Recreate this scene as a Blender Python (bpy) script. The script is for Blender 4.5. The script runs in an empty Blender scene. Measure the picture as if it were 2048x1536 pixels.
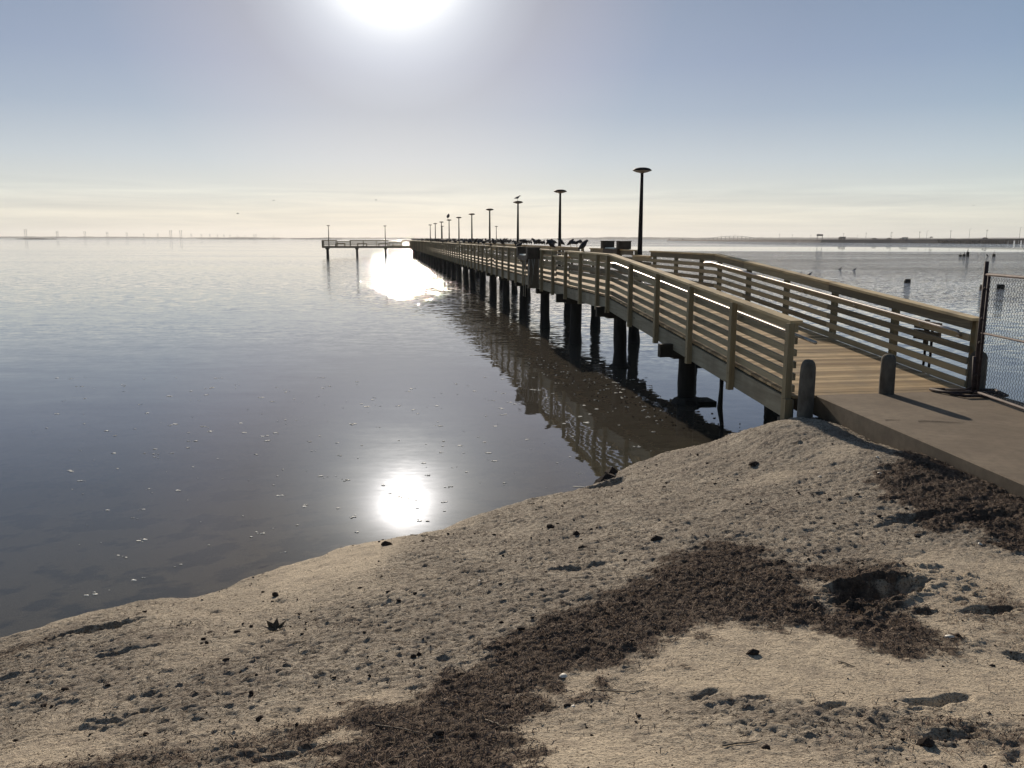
import bpy, math, random
import numpy as np
from mathutils import Vector, Matrix
random.seed(7); rng = np.random.default_rng(7)
R = math.radians
S = bpy.context.scene
COL = S.collection

# ------------------------------------------------------------------ camera
HC = 3.34
PITCH, ROLL = R(9.96), R(0.14)
cd = bpy.data.cameras.new('camera'); cam = bpy.data.objects.new('camera', cd); COL.objects.link(cam)
cd.sensor_width = 36.0; cd.lens = 36.0 * 1657 / 2048; cd.clip_start = 0.05; cd.clip_end = 40000
cam.matrix_world = Matrix.Translation((0, 0, HC)) @ Matrix.Rotation(R(90) - PITCH, 4, 'X') @ Matrix.Rotation(ROLL, 4, 'Z')
S.camera = cam

# ------------------------------------------------------------------ light
SUN_EL, SUN_AZ = R(18.0), R(-7.7)          # azimuth from +Y, negative = left of the view
SUN = Vector((math.sin(SUN_AZ) * math.cos(SUN_EL), math.cos(SUN_AZ) * math.cos(SUN_EL), math.sin(SUN_EL)))
S.view_settings.view_transform = 'Standard'; S.view_settings.look = 'None'
S.view_settings.exposure = 0.0; S.view_settings.gamma = 1.0
sl = bpy.data.lights.new('sun', 'SUN'); sl.energy = 5.0; sl.angle = R(0.53); sl.color = (1.0, 0.86, 0.69)
so = bpy.data.objects.new('sun', sl); COL.objects.link(so)
so.rotation_euler = (-SUN).to_track_quat('-Z', 'Y').to_euler(); so.location = SUN * 50

W = bpy.data.worlds.new('World'); S.world = W; W.use_nodes = True
wt = W.node_tree; wt.nodes.clear()
def nn(t, typ, **kw):
    n = t.nodes.new(typ)
    for k, v in kw.items():
        if k in n.inputs: n.inputs[k].default_value = v
        else: setattr(n, k, v)
    return n
def mth(t, op, a, b=None, c=None, clamp=False):
    n = t.nodes.new('ShaderNodeMath'); n.operation = op; n.use_clamp = clamp
    for i, v in enumerate((a, b, c)):
        if v is None: continue
        if isinstance(v, (int, float)): n.inputs[i].default_value = v
        else: t.links.new(v, n.inputs[i])
    return n.outputs[0]
def vmth(t, op, a, b=None, out=0):
    n = t.nodes.new('ShaderNodeVectorMath'); n.operation = op
    for i, v in enumerate((a, b)):
        if v is None: continue
        if isinstance(v, (tuple, list)): n.inputs[i].default_value = v
        elif isinstance(v, (int, float)) and op == 'SCALE': n.inputs['Scale'].default_value = v
        elif op == 'SCALE' and i == 1: t.links.new(v, n.inputs['Scale'])
        else: t.links.new(v, n.inputs[i])
    return n.outputs[out]
def ramp(t, fac, stops, interp='LINEAR'):
    n = t.nodes.new('ShaderNodeValToRGB'); cr = n.color_ramp; cr.interpolation = interp
    while len(cr.elements) < len(stops): cr.elements.new(0.5)
    for e, (p, c) in zip(cr.elements, stops):
        e.position = p; e.color = (c, c, c, 1) if isinstance(c, (int, float)) else (*c, 1)
    t.links.new(fac, n.inputs[0]); return n.outputs[0]
def mixc(t, fac, a, b, blend='MIX'):
    n = t.nodes.new('ShaderNodeMix'); n.data_type = 'RGBA'; n.blend_type = blend
    for i, v in ((0, fac), (6, a), (7, b)):
        if isinstance(v, (int, float)): n.inputs[i].default_value = v
        elif isinstance(v, tuple): n.inputs[i].default_value = (*v[:3], 1)
        else: t.links.new(v, n.inputs[i])
    return n.outputs[2]
def noise(t, vec, scale, detail=4, rough=0.55, dist=0.0, out='Fac'):
    n = nn(t, 'ShaderNodeTexNoise', Scale=scale, Detail=detail, Roughness=rough, Distortion=dist)
    if vec is not None: t.links.new(vec, n.inputs['Vector'])
    return n.outputs[out]

sky = wt.nodes.new('ShaderNodeTexSky'); sky.sky_type = 'NISHITA'; sky.sun_disc = False
sky.sun_elevation = SUN_EL; sky.sun_rotation = SUN_AZ; sky.altitude = 0; sky.air_density = 1.0; sky.dust_density = 0.2; sky.ozone_density = 1.0
SKYMODE = 1
SKY_STOPS = [(0.0, (.534, .556, .504)), (1.5/40, (.625, .64, .57)), (3/40, (.539, .60, .579)), (5/40, (.436, .529, .58)), (8/40, (.281, .393, .501)),
             (11/40, (.205, .313, .447)), (15/40, (.152, .258, .382)), (22/40, (.16, .24, .34)), (1.0, (.09, .14, .22))]
SIDE_STOPS = [(0.0, (.9, .83, .72)), (4/50, (.70, .62, .53)), (6/50, (.47, .39, .33)), (8/50, (.33, .24, .18)), (10/50, (.24, .145, .09)), (13/50, (.197, .115, .084)),
              (18/50, (.114, .065, .054)), (25/50, (.087, .041, .034)), (35/50, (.064, .035, .035)), (1.0, (0, 0, 0))]
GLOW = [19.0, 1.0, .5, 1.4, 0.0, 1.0]
tc = wt.nodes.new('ShaderNodeTexCoord'); gen = tc.outputs['Generated']
sep = wt.nodes.new('ShaderNodeSeparateXYZ'); wt.links.new(gen, sep.inputs[0])
bg = wt.nodes.new('ShaderNodeBackground'); wo = wt.nodes.new('ShaderNodeOutputWorld'); wt.links.new(bg.outputs[0], wo.inputs[0])
el = mth(wt, 'MULTIPLY', mth(wt, 'ARCSINE', sep.outputs[2]), 180 / math.pi)      # degrees
dot = vmth(wt, 'DOT_PRODUCT', gen, tuple(SUN), out=1)
ang = mth(wt, 'MULTIPLY', mth(wt, 'ARCCOSINE', mth(wt, 'MINIMUM', dot, 0.9999999)), 180 / math.pi)
if SKYMODE:
    # thin winter haze over the bay: the sky model plus a cream horizon, grey blue above, and the sun's aureole
    u = mth(wt, 'DIVIDE', el, 40.0, clamp=True)
    grad = ramp(wt, u, SKY_STOPS)
    side = ramp(wt, mth(wt, 'DIVIDE', ang, 50.0, clamp=True), SIDE_STOPS)
    c1 = vmth(wt, 'ADD', vmth(wt, 'SCALE', sky.outputs[0], 0.05), vmth(wt, 'SCALE', vmth(wt, 'ADD', vmth(wt, 'SCALE', grad, ramp(wt, mth(wt, 'DIVIDE', ang, 180.0), [(45/180, 1.0), (100/180, .55), (1.0, .5)])), side), 10.0))
    # low bank of cloud just above the horizon
    cc = vmth(wt, 'MULTIPLY', gen, (3.0, 3.0, 60.0))
    cn = noise(wt, cc, 1.6, 5, 0.6, 0.4)
    band = ramp(wt, u, [(0.0, 0.4), (0.035, 1.0), (0.075, 0.9), (0.095, 0.0), (1.0, 0.0)])
    cl = mth(wt, 'MULTIPLY', mth(wt, 'SUBTRACT', cn, 0.47), mth(wt, 'MULTIPLY', band, 0.55))
    c2 = mixc(wt, 1.0, c1, vmth(wt, 'ADD', vmth(wt, 'SCALE', (1.0, 0.92, 0.78), cl), (1, 1, 1)), 'MULTIPLY')
    def glow(amp, w): return mth(wt, 'MULTIPLY', mth(wt, 'EXPONENT', mth(wt, 'DIVIDE', ang, -w)), amp)
    g = mth(wt, 'ADD', mth(wt, 'ADD', glow(GLOW[0], GLOW[1]), glow(GLOW[2], GLOW[3])), glow(GLOW[4], GLOW[5]))
    gcol = vmth(wt, 'SCALE', (10.0, 9.6, 9.4), g)
    c3 = vmth(wt, 'ADD', c2, gcol)
    wt.links.new(c3, bg.inputs[0])
else:
    wt.links.new(sky.outputs[0], bg.inputs[0])
bg.inputs[1].default_value = 0.1
HAZE = 0.00009

# ------------------------------------------------------------------ mesh helpers
class MB:
    """collects shapes, then links them as ONE mesh object"""
    def __init__(s): s.v = []; s.f = []; s.t = []; s.n = 0
    def add(s, vs, fs, tone=None):
        k = s.n; s.v.extend(vs); s.n += len(vs)
        s.f.extend([tuple(i + k for i in f) for f in fs])
        s.t.extend([random.random() if tone is None else tone] * len(vs))
    def box(s, x0, x1, y0, y1, z0, z1, tone=None, zf=None):
        # zf: extra height as a function of y (the ramp)
        q = []
        for z in (z0, z1):
            for y in (y0, y1):
                for x in (x0, x1): q.append((x, y, z + (zf(y) if zf else 0)))
        s.add(q, [(0, 2, 3, 1), (4, 5, 7, 6), (0, 1, 5, 4), (2, 6, 7, 3), (0, 4, 6, 2), (1, 3, 7, 5)], tone)
    def obox(s, p0, p1, w, h, up=(0, 0, 1), tone=None):
        a, b = Vector(p0), Vector(p1); d = (b - a).normalized(); u = Vector(up)
        r = d.cross(u)
        if r.length < 1e-4: r = d.cross(Vector((1, 0, 0)))
        r.normalize(); u = r.cross(d).normalized()
        q = []
        for p in (a, b):
            for i, j in ((-1, -1), (1, -1), (1, 1), (-1, 1)): q.append(tuple(p + r * (w / 2 * i) + u * (h / 2 * j)))
        s.add(q, [(3, 2, 1, 0), (4, 5, 6, 7), (0, 1, 5, 4), (1, 2, 6, 5), (2, 3, 7, 6), (3, 0, 4, 7)], tone)
    def tube(s, pts, rad, n=8, cap=True, tone=None, sq=(1, 1)):
        pts = [Vector(p) for p in pts]; rs = rad if isinstance(rad, (list, tuple)) else [rad] * len(pts)
        q = []; ref = None
        for i, p in enumerate(pts):
            d = (pts[min(i + 1, len(pts) - 1)] - pts[max(i - 1, 0)]).normalized()
            if ref is None:
                ref = Vector((0, 0, 1)) if abs(d.z) < 0.9 else Vector((1, 0, 0))
            a = d.cross(ref).normalized(); b = a.cross(d).normalized(); ref = b
            for k in range(n):
                t = 2 * math.pi * k / n
                q.append(tuple(p + a * (math.cos(t) * rs[i] * sq[0]) + b * (math.sin(t) * rs[i] * sq[1])))
        fs = [(i * n + k, i * n + (k + 1) % n, (i + 1) * n + (k + 1) % n, (i + 1) * n + k) for i in range(len(pts) - 1) for k in range(n)]
        if cap: fs += [tuple(range(n))[::-1], tuple((len(pts) - 1) * n + k for k in range(n))]
        s.add(q, fs, tone)
    def lathe(s, prof, n=16, c=(0, 0, 0), tone=None, wob=0.0):
        q = []
        for r, z in prof:
            for k in range(n):
                t = 2 * math.pi * k / n; rr = r * (1 + wob * math.sin(3 * t + z * 5) + wob * random.uniform(-.6, .6))
                q.append((c[0] + rr * math.cos(t), c[1] + rr * math.sin(t), c[2] + z))
        m = len(prof)
        fs = [(i * n + k, i * n + (k + 1) % n, (i + 1) * n + (k + 1) % n, (i + 1) * n + k) for i in range(m - 1) for k in range(n)]
        fs += [tuple(range(n))[::-1], tuple((m - 1) * n + k for k in range(n))]
        s.add(q, fs, tone)
    def mesh(s, name, smooth=False):
        me = bpy.data.meshes.new(name); me.from_pydata(s.v, [], s.f)
        at = me.attributes.new('tone', 'FLOAT', 'POINT'); at.data.foreach_set('value', np.array(s.t, np.float32))
        if smooth:
            me.polygons.foreach_set('use_smooth', [True] * len(me.polygons))
        me.update(); return me
    def build(s, name, m, parent=None, smooth=False, loc=None):
        me = s.mesh(name, smooth); me.materials.append(m)
        return link(name, me, parent, loc)
def link(name, me, parent=None, loc=None):
    o = bpy.data.objects.new(name, me); COL.objects.link(o)
    if parent is not None: o.parent = parent
    if loc is not None: o.location = loc
    return o
def thing(name, label, cat, loc=(0, 0, 0), rz=0, group=None):
    o = bpy.data.objects.new(name, None); COL.objects.link(o); o.empty_display_size = 0.1
    o.location = loc; o.rotation_euler = (0, 0, rz); return tag(o, label, cat, group)
def tag(o, label=None, cat=None, group=None, kind=None):
    for k, v in (('label', label), ('category', cat), ('group', group), ('kind', kind)):
        if v: o[k] = v
    return o
def copy_tree(o, parent=None):
    c = o.copy(); COL.objects.link(c)
    if parent is not None: c.parent = parent
    for ch in [x for x in KIDS.get(o.name, [])]: copy_tree(ch, c)
    return c
KIDS = {}
def remember(root):
    for x in list(COL.objects):
        if x.parent is not None: KIDS.setdefault(x.parent.name, [])
    for x in root: KIDS[x.name] = [y for y in COL.objects if y.parent is x]
def crease(me, deg=35):
    me.polygons.foreach_set('use_smooth', [True] * len(me.polygons))
    try: me.set_sharp_from_angle(angle=R(deg))
    except Exception: pass

# ------------------------------------------------------------------ materials
def newmat(name):
    m = bpy.data.materials.new(name); m.use_nodes = True; t = m.node_tree; t.nodes.clear()
    o = t.nodes.new('ShaderNodeOutputMaterial'); p = t.nodes.new('ShaderNodeBsdfPrincipled'); t.links.new(p.outputs[0], o.inputs[0])
    return m, t, p
def objco(t, sc=(1, 1, 1)):
    return vmth(t, 'MULTIPLY', t.nodes.new('ShaderNodeTexCoord').outputs['Object'], sc)
def attr(t, name):
    n = t.nodes.new('ShaderNodeAttribute'); n.attribute_name = name; return n.outputs['Fac']
def bump(t, h, strength, dist, p):
    b = nn(t, 'ShaderNodeBump', Strength=strength, Distance=dist); t.links.new(h, b.inputs['Height']); t.links.new(b.outputs[0], p.inputs['Normal'])
def wood(name, dark, light, grain, knots=True, rough=0.75, tonew=0.35, wear=None):
    m, t, p = newmat(name)
    v = objco(t, grain); tone = attr(t, 'tone')
    off = t.nodes.new('ShaderNodeCombineXYZ'); t.links.new(mth(t, 'MULTIPLY', tone, 37.0), off.inputs[0]); t.links.new(mth(t, 'MULTIPLY', tone, 11.0), off.inputs[2])
    v = vmth(t, 'ADD', v, off.outputs[0])
    n1 = noise(t, v, 1.0, 6, 0.62, 0.6); n2 = noise(t, v, 0.23, 3, 0.5)
    f = mth(t, 'ADD', mth(t, 'MULTIPLY', n1, 0.75), mth(t, 'ADD', mth(t, 'MULTIPLY', n2, 0.35), mth(t, 'MULTIPLY', mth(t, 'SUBTRACT', tone, 0.5), tonew)))
    c = mixc(t, ramp(t, f, [(0.28, 0.0), (0.78, 1.0)]), dark, light)
    if knots:
        vo = nn(t, 'ShaderNodeTexVoronoi', Scale=1.0); t.links.new(vmth(t, 'ADD', objco(t, tuple(4.2 if g > 5 else 1.3 for g in grain)), off.outputs[0]), vo.inputs['Vector'])
        k = ramp(t, vo.outputs['Distance'], [(0.0, 1.0), (0.07, 0.8), (0.13, 0.0)])
        c = mixc(t, mth(t, 'MULTIPLY', k, 0.75), c, tuple(x * 0.35 for x in dark))
    if wear:      # broad grey-brown weather stains
        w = ramp(t, noise(t, objco(t), 1.7, 5, 0.6), [(0.45, 0.0), (0.7, 1.0)])
        c = mixc(t, mth(t, 'MULTIPLY', w, 0.6), c, wear)
    t.links.new(c, p.inputs['Base Color']); p.inputs['Roughness'].default_value = rough; p.inputs['Specular IOR Level'].default_value = 0.25
    bump(t, n1, 0.5, 0.004, p); return m
M = {}
M['deck'] = wood('deck_boards_wood', (.30, .205, .11), (.72, .53, .30), (1.6, 20, 20), False, 0.8, 0.5, (.26, .21, .15))
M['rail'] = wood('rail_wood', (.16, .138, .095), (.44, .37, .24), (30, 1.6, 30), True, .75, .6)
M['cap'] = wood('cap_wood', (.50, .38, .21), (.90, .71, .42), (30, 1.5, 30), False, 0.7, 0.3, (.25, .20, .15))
M['post'] = wood('post_wood', (.15, .125, .08), (.37, .305, .19), (36, 36, 2.2))
M['fascia'] = wood('fascia_wood', (.18, .16, .115), (.36, .33, .25), (30, 1.6, 30), True, 0.8, 0.3, (.15, .125, .09))
M['plank'] = wood('weathered_plank', (.10, .08, .06), (.22, .185, .14), (30, 30, 2.0), False)
def simple(name, col, rough=0.6, metal=0.0, var=0.25, scale=8.0, bumpd=0.0, spec=0.4, sc=(1, 1, 1), det=5):
    m, t, p = newmat(name); v = objco(t, sc); n1 = noise(t, v, scale, det, 0.6)
    c = mixc(t, ramp(t, n1, [(0.3, 0.0), (0.72, 1.0)]), tuple(x * (1 - var) for x in col), tuple(min(1, x * (1 + var)) for x in col))
    t.links.new(c, p.inputs['Base Color']); p.inputs['Roughness'].default_value = rough; p.inputs['Metallic'].default_value = metal
    p.inputs['Specular IOR Level'].default_value = spec
    if bumpd: bump(t, n1, 0.8, bumpd, p)
    return m
M['pile'] = simple('tarred_pile_wood', (.018, .017, .016), 0.8, 0, .5, 6, .02, .3, (1, 1, .25))
M['beam'] = simple('pile_cap_timber', (.035, .03, .023), 0.85, 0, .4, 5, .006)
M['lamp_metal'] = simple('dark_bronze_paint', (.020, .016, .017), 0.65, 0.0, .3, 12, 0, .15)
M['lamp_under'] = simple('lamp_lens_plastic', (.30, .27, .25), 0.5, 0.0, .15, 12)
M['steel'] = simple('galvanised_pipe', (.50, .47, .44), 0.38, 0.95, .2, 20)
M['rust_pipe'] = simple('weathered_fence_pipe', (.060, .045, .046), 0.7, 0.0, .5, 14, .001, .2)
M['wire'] = simple('chain_link_wire', (.06, .06, .06), 0.6, 0.1, .4, 20)
M['bollard'] = simple('grey_weathered_post', (.13, .12, .105), 0.9, 0, .45, 9, .02, .2, (1, 1, .5), 8)
M['concrete_dark'] = simple('bulkhead_concrete', (.10, .095, .085), 0.9, 0, .4, 6, .01)
M['bird_dark'] = simple('dark_feathers', (.030, .030, .034), 0.7, 0, .5, 14)
M['bird_grey'] = simple('grey_feathers', (.16, .16, .17), 0.7, 0, .5, 9)
M['beak'] = simple('beak_horn', (.30, .20, .07), 0.5)
M['stump'] = simple('waterlogged_timber', (.012, .012, .013), 0.75, 0, .4, 8, .01)
M['shell'] = simple('bleached_shell', (.70, .66, .58), 0.6, 0, .15, 30, .002)
M['leaf'] = simple('withered_leaf_skin', (.10, .075, .05), 0.65, 0, .5, 30, .003)
M['stick'] = simple('driftwood_bark', (.20, .165, .125), 0.8, 0, .4, 30, .002)
M['clod'] = simple('seaweed_clod', (.05, .038, .032), 0.95, 0, .6, 40, .004, .1)
M['wrackfibre'] = simple('dry_eelgrass', (.17, .12, .095), 0.9, 0, .75, 70, 0, .15)
M['far_land'] = simple('far_scrub_land', (.055, .06, .05), 0.95, 0, .4, .01, 0, .1)
M['causeway'] = simple('causeway_fill', (.075, .07, .07), 0.9, 0, .3, .05, 0, .1)
M['far_metal'] = simple('far_grey_steel', (.12, .12, .125), 0.7, .2, .2, .1)
M['far_dark'] = simple('far_dark_paint', (.05, .05, .055), 0.7, 0, .3, .5)
M['paint_white'] = simple('car_paint', (.35, .35, .36), 0.4, 0, .2, .5)
M['bluetray'] = simple('stained_steel_sink', (.32, .42, .47), 0.45, .5, .3, 6)
M['box'] = simple('weathered_box_panel', (.075, .06, .048), 0.8, 0, .3, 6, .003)
M['foam'] = simple('sea_foam', (.80, .80, .76), 0.9, 0, .1, 30)
M['hose'] = simple('pale_plastic_pipe', (.30, .29, .26), 0.5, 0, .3, 8)

# concrete path
m, t, p = newmat('path_concrete'); M['path'] = m
v = objco(t); n1 = noise(t, v, 1.1, 6, 0.6); n2 = noise(t, v, 60, 4, 0.7); n3 = noise(t, v, 9, 5, 0.65)
c = mixc(t, ramp(t, n1, [(0.35, 0.0), (0.68, 1.0)]), (.165, .13, .095), (.255, .205, .15))
c = mixc(t, mth(t, 'MULTIPLY', ramp(t, n3, [(0.45, 0.0), (0.62, 1.0)]), 0.35), c, (.13, .105, .08))
vo = nn(t, 'ShaderNodeTexVoronoi', Scale=26.0); t.links.new(v, vo.inputs['Vector'])
c = mixc(t, mth(t, 'MULTIPLY', ramp(t, vo.outputs['Distance'], [(0.03, 1.0), (0.10, 0.0)]), ramp(t, n3, [(0.5, 0.0), (0.56, 0.8)])), c, (.05, .04, .035))
t.links.new(c, p.inputs['Base Color']); p.inputs['Roughness'].default_value = .9; p.inputs['Specular IOR Level'].default_value = .2
bump(t, mth(t, 'ADD', n2, mth(t, 'MULTIPLY', n3, .8)), 0.6, .006, p)
WL=np.array([(-400,-330),(-60,-44),(-14,-4.5),(-7.5,2.6),(-4.9,5.75),(-4.28,6.45),(-4.04,6.77),(-3.72,7.02),(-3.36,7.23),(-2.94,7.34),(-2.67,7.69),(-2.36,8.0),(-2.03,8.34),(-1.77,8.63),(-1.25,8.87),(-.88,9.11),(-.56,9.51),(-.15,9.92),(.44,10.43),(.99,10.81),(1.24,11.24),(1.72,11.89),(2.22,12.46),(2.76,12.83),(3.32,13.16),(3.6,13.0),(3.9,12.75),(4.6,12.6),(5.6,12.75),(6.6,12.9),(7.4,12.5),(8.3,11.6),(9.6,11.2),(12,10.5),(20,6),(60,-20),(400,-300)],float)
def sdist(x,y):
    d=np.full(x.shape,1e18); inside=np.zeros(x.shape,bool)
    for (ax,ay),(bx,by) in zip(WL[:-1],WL[1:]):
        vx,vy=bx-ax,by-ay
        t=np.clip(((x-ax)*vx+(y-ay)*vy)/(vx*vx+vy*vy),0,1)
        d=np.minimum(d,(x-ax-t*vx)**2+(y-ay-t*vy)**2)
        # above/below test: polyline is monotone in x mostly -> vertical ray count
        c=((ax<=x)&(x<bx))|((bx<=x)&(x<ax))
        with np.errstate(all='ignore'):
            yi=ay+(x-ax)/(vx if vx else 1e-9)*vy
        inside^=c&(yi>y)
    return np.where(inside,1,-1)*np.sqrt(d)
def base(s):
    land=.04*np.clip(s/.12,0,1)+1.75*(1-np.exp(-np.maximum(s,0)*.16))
    sea=-.04-.10*np.minimum(-s,6)-.02*np.minimum(np.maximum(-s-6,0),30)
    return np.where(s>0,land,sea)
CP=[(4.0,11.45,.84,.7),(4.25,10.6,.92,.7),(4.35,9.3,.94,.9),(4.5,7.6,.97,1.0),(4.8,6.0,.99,1.2),(5.2,3,1.0,1.6),(0,0,1.72,2.5),(7.6,11.3,.85,.7),(7.7,9.5,.92,1.0),(8,7,.97,1.5),(9.5,9,.7,1.2)]
import numpy as np
_c=np.array(CP)
_A=np.array([[np.exp(-((a[0]-b[0])**2+(a[1]-b[1])**2)/(2*b[3]**2)) for b in _c] for a in _c])
_w=np.linalg.solve(_A+1e-3*np.eye(len(_c)),_c[:,2]-base(sdist(_c[:,0],_c[:,1])))
def height(x,y,s=None):
    if s is None: s=sdist(x,y)
    z=base(s)
    fade=np.clip(s/.5,0,1)
    for (cx,cy,cz,r),w in zip(_c,_w): z=z+w*fade*np.exp(-((x-cx)**2+(y-cy)**2)/(2*r*r))
    return z

# ------------------------------------------------------------------ ground: one sheet, beach, seabed and land behind
def vnoise(x, y, scale, octaves=4, seed=0, gain=0.5):
    out = np.zeros(x.shape); amp = 1.0; tot = 0
    for o in range(octaves):
        r = np.random.default_rng(seed * 101 + o); tab = r.random((256, 256))
        u_ = x * scale * 2 ** o + 13.7 * o + 400; v_ = y * scale * 2 ** o + 7.1 * o + 400
        iu = np.floor(u_).astype(np.int64); iv = np.floor(v_).astype(np.int64); fu = u_ - iu; fv = v_ - iv
        fu = fu * fu * (3 - 2 * fu); fv = fv * fv * (3 - 2 * fv)
        a = tab[iu & 255, iv & 255]; b = tab[(iu + 1) & 255, iv & 255]; c_ = tab[iu & 255, (iv + 1) & 255]; d_ = tab[(iu + 1) & 255, (iv + 1) & 255]
        out += amp * ((a * (1 - fu) + b * fu) * (1 - fv) + (c_ * (1 - fu) + d_ * fu) * fv - 0.5); tot += amp; amp *= gain
    return out / tot
def polyd(x, y, P):
    """signed distance to a closed polygon, positive inside"""
    d = np.full(x.shape, 1e18); ins = np.zeros(x.shape, bool)
    for i in range(len(P)):
        ax, ay = P[i]; bx, by = P[(i + 1) % len(P)]; vx, vy = bx - ax, by - ay
        tt = np.clip(((x - ax) * vx + (y - ay) * vy) / (vx * vx + vy * vy + 1e-12), 0, 1)
        d = np.minimum(d, (x - ax - tt * vx) ** 2 + (y - ay - tt * vy) ** 2)
        c_ = ((ay <= y) & (y < by)) | ((by <= y) & (y < ay)); xi = ax + (y - ay) / (vy if abs(vy) > 1e-9 else 1e-9) * vx
        ins ^= c_ & (xi > x)
    return np.where(ins, 1, -1) * np.sqrt(d)
WRACK = [([(1.74, 6.58), (1.93, 6.36), (1.96, 5.73), (2.1, 5.3), (2.0, 4.9), (1.45, 4.72), (1.14, 4.7), (.89, 4.48), (.53, 4.16), (.33, 3.91), (.16, 3.48), (-.04, 2.4), (-.6, 2.4), (-.84, 3.32), (-.91, 3.62), (-.56, 3.81), (-.38, 4.13), (-.07, 4.55), (.08, 4.68), (.43, 5.29), (1.07, 6.07), (1.44, 6.36)], .9, .16),
         ([(3.73, 8.11), (4.16, 8.6), (4.5, 9.0), (4.9, 8.35), (4.95, 7.45), (4.9, 6), (4.3, 5.9), (3.92, 6.3), (3.86, 6.74), (3.45, 6.61), (3.57, 7.4)], 1.0, .12),
         ([(2.06, 5.68), (2.42, 5.88), (2.85, 5.85), (2.67, 5.22), (2.31, 4.74), (2.13, 4.88), (2.0, 5.04)], .8, .15),
         ([(1.78, 4.8), (2.07, 4.80), (2.36, 4.62), (2.38, 4.38), (2.2, 4.37), (2.0, 4.56)], .8, .10),
         ([(3.02, 5.53), (3.63, 5.55), (3.4, 4.6), (2.84, 4.26), (2.69, 4.77)], .45, .25),
         ([(-.95, 3.75), (-1.9, 3.5), (-2.6, 3.2), (-1.8, 3.1), (-.8, 3.3)], .4, .2),
         ([(1.2, 3.4), (2.6, 3.45), (2.8, 3.0), (1.3, 2.95)], .38, .2),
         ([(-4.6, 5.6), (-3.5, 6.2), (-3.2, 5.9), (-4.5, 5.0)], .45, .2)]
PALE = [[(1.1, 4.6), (2.0, 4.45), (2.9, 4.2), (3.2, 3.5), (2.4, 3.3), (1.4, 3.6), (.6, 3.9)], [(1.5, 3.35), (2.3, 3.15), (2.2, 2.7), (1.4, 2.8)], [(-3.4, 3.6), (-2.6, 3.5), (-2.4, 3.0), (-3.3, 3.0)], [(-.75, 4.1), (-.4, 4.25), (-.5, 3.8), (-.9, 3.85)], [(2.5, 4.9), (3.6, 5.1), (3.3, 4.3), (2.5, 4.4)]]
def axis(lo, hi, fine, coarse_out, grow=1.25, start=None):
    a = list(np.arange(lo, hi, fine)); s_ = fine; x_ = a[-1]; out = []
    while x_ < coarse_out: s_ *= grow; x_ += s_; out.append(x_)
    s_ = fine; x_ = a[0]; neg = []
    while x_ > -coarse_out: s_ *= grow; x_ -= s_; neg.append(x_)
    return np.array(neg[::-1] + a + out)
ax_ = axis(-5.2, 6.2, .0145, 5000, 1.22)
ys = [1.6]
while ys[-1] < 14.5: ys.append(ys[-1] + .0028 * ys[-1] + .0015)
s_ = .05
while ys[-1] < 4600: ys.append(ys[-1] + s_); s_ *= 1.2
s_ = .02; pre = [1.6]
while pre[-1] > -600: pre.append(pre[-1] - s_); s_ *= 1.3
ay_ = np.array(pre[1:][::-1] + ys)
GX, GY = np.meshgrid(ax_, ay_)
gs = sdist(GX, GY); gs = gs + (.16 * vnoise(GX, GY, 1.1, 3, 71) + .10 * vnoise(GX, GY, 5, 3, 72)) * (np.abs(gs) < 1.5) * np.clip(1.5 - np.abs(gs), 0, 1)
GZ = height(GX, GY, gs)
near = (np.abs(GX) < 12) & (GY < 17) & (GY > -1)
wr = np.zeros(GX.shape)
nb = vnoise(GX, GY, 1.3, 5, 3); nf = vnoise(GX, GY, 9, 3, 4)
for P, a_, soft in WRACK:
    dd = polyd(GX, GY, P); wr = np.maximum(wr, a_ * np.clip((dd + soft * .5 + nb * .75 + nf * .55 + .10) / (soft * 2.2), 0, 1))
wr *= np.clip(1.2 + 1.3 * vnoise(GX, GY, 2.6, 4, 33), .45, 1.1)
land = np.clip(gs / .25, 0, 1) * near
# relief: broad lumps, crusty clods, fine pitting
cl = vnoise(GX, GY, 5.5, 4, 11); cl2 = vnoise(GX * .75, GY * 1.9, 16, 3, 12, .6); fi = vnoise(GX, GY, 42, 2, 13)
smooth_sand = np.clip((vnoise(GX, GY, .55, 3, 21) * 4 + np.clip((2.0 - np.abs(GY - 3.6)) * .5, -1, .5) * np.clip((GX + .4) / 1.4, 0, 1)), 0, 1)
for P in PALE: smooth_sand = np.maximum(smooth_sand, np.clip((polyd(GX, GY, P) + nb * .8 + nf * .25 + .05) / .14, 0, 1))
rough_ = 1 - .85 * smooth_sand
GZ += land * (.055 * vnoise(GX, GY, .9, 3, 9) + .034 * cl * (.3 + rough_) + rough_ * (.034 * np.maximum(cl2, 0) ** 1.2 + .009 * cl2 + .022 * fi) + .004 * fi)
GZ += land * wr * (.030 * np.maximum(vnoise(GX, GY, 12, 3, 31), -.1) + .012 + .022 * fi)
WX = GX + .16 * vnoise(GX, GY, 3.2, 4, 61, .6); WY = GY + .12 * vnoise(GX, GY, 3.6, 4, 62, .6)
def dent(cx, cy, rx, ry, a, depth, rim=.22, pw=1.3):
    global GZ
    ca, sa = math.cos(a), math.sin(a); u_ = ((WX - cx) * ca + (WY - cy) * sa) / rx; v_ = (-(WX - cx) * sa + (WY - cy) * ca) / ry
    q = (u_ * u_ + v_ * v_) * np.maximum(.3, 1 + 1.6 * cl2 + 1.5 * cl); GZ -= depth * (np.exp(-q ** pw) - rim * np.exp(-((np.sqrt(q) - 1.35) / .35) ** 2))
dent(2.50, 5.28, .36, .15, .40, .15, .25)                 # washed-out hole beside the wrack
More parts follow.
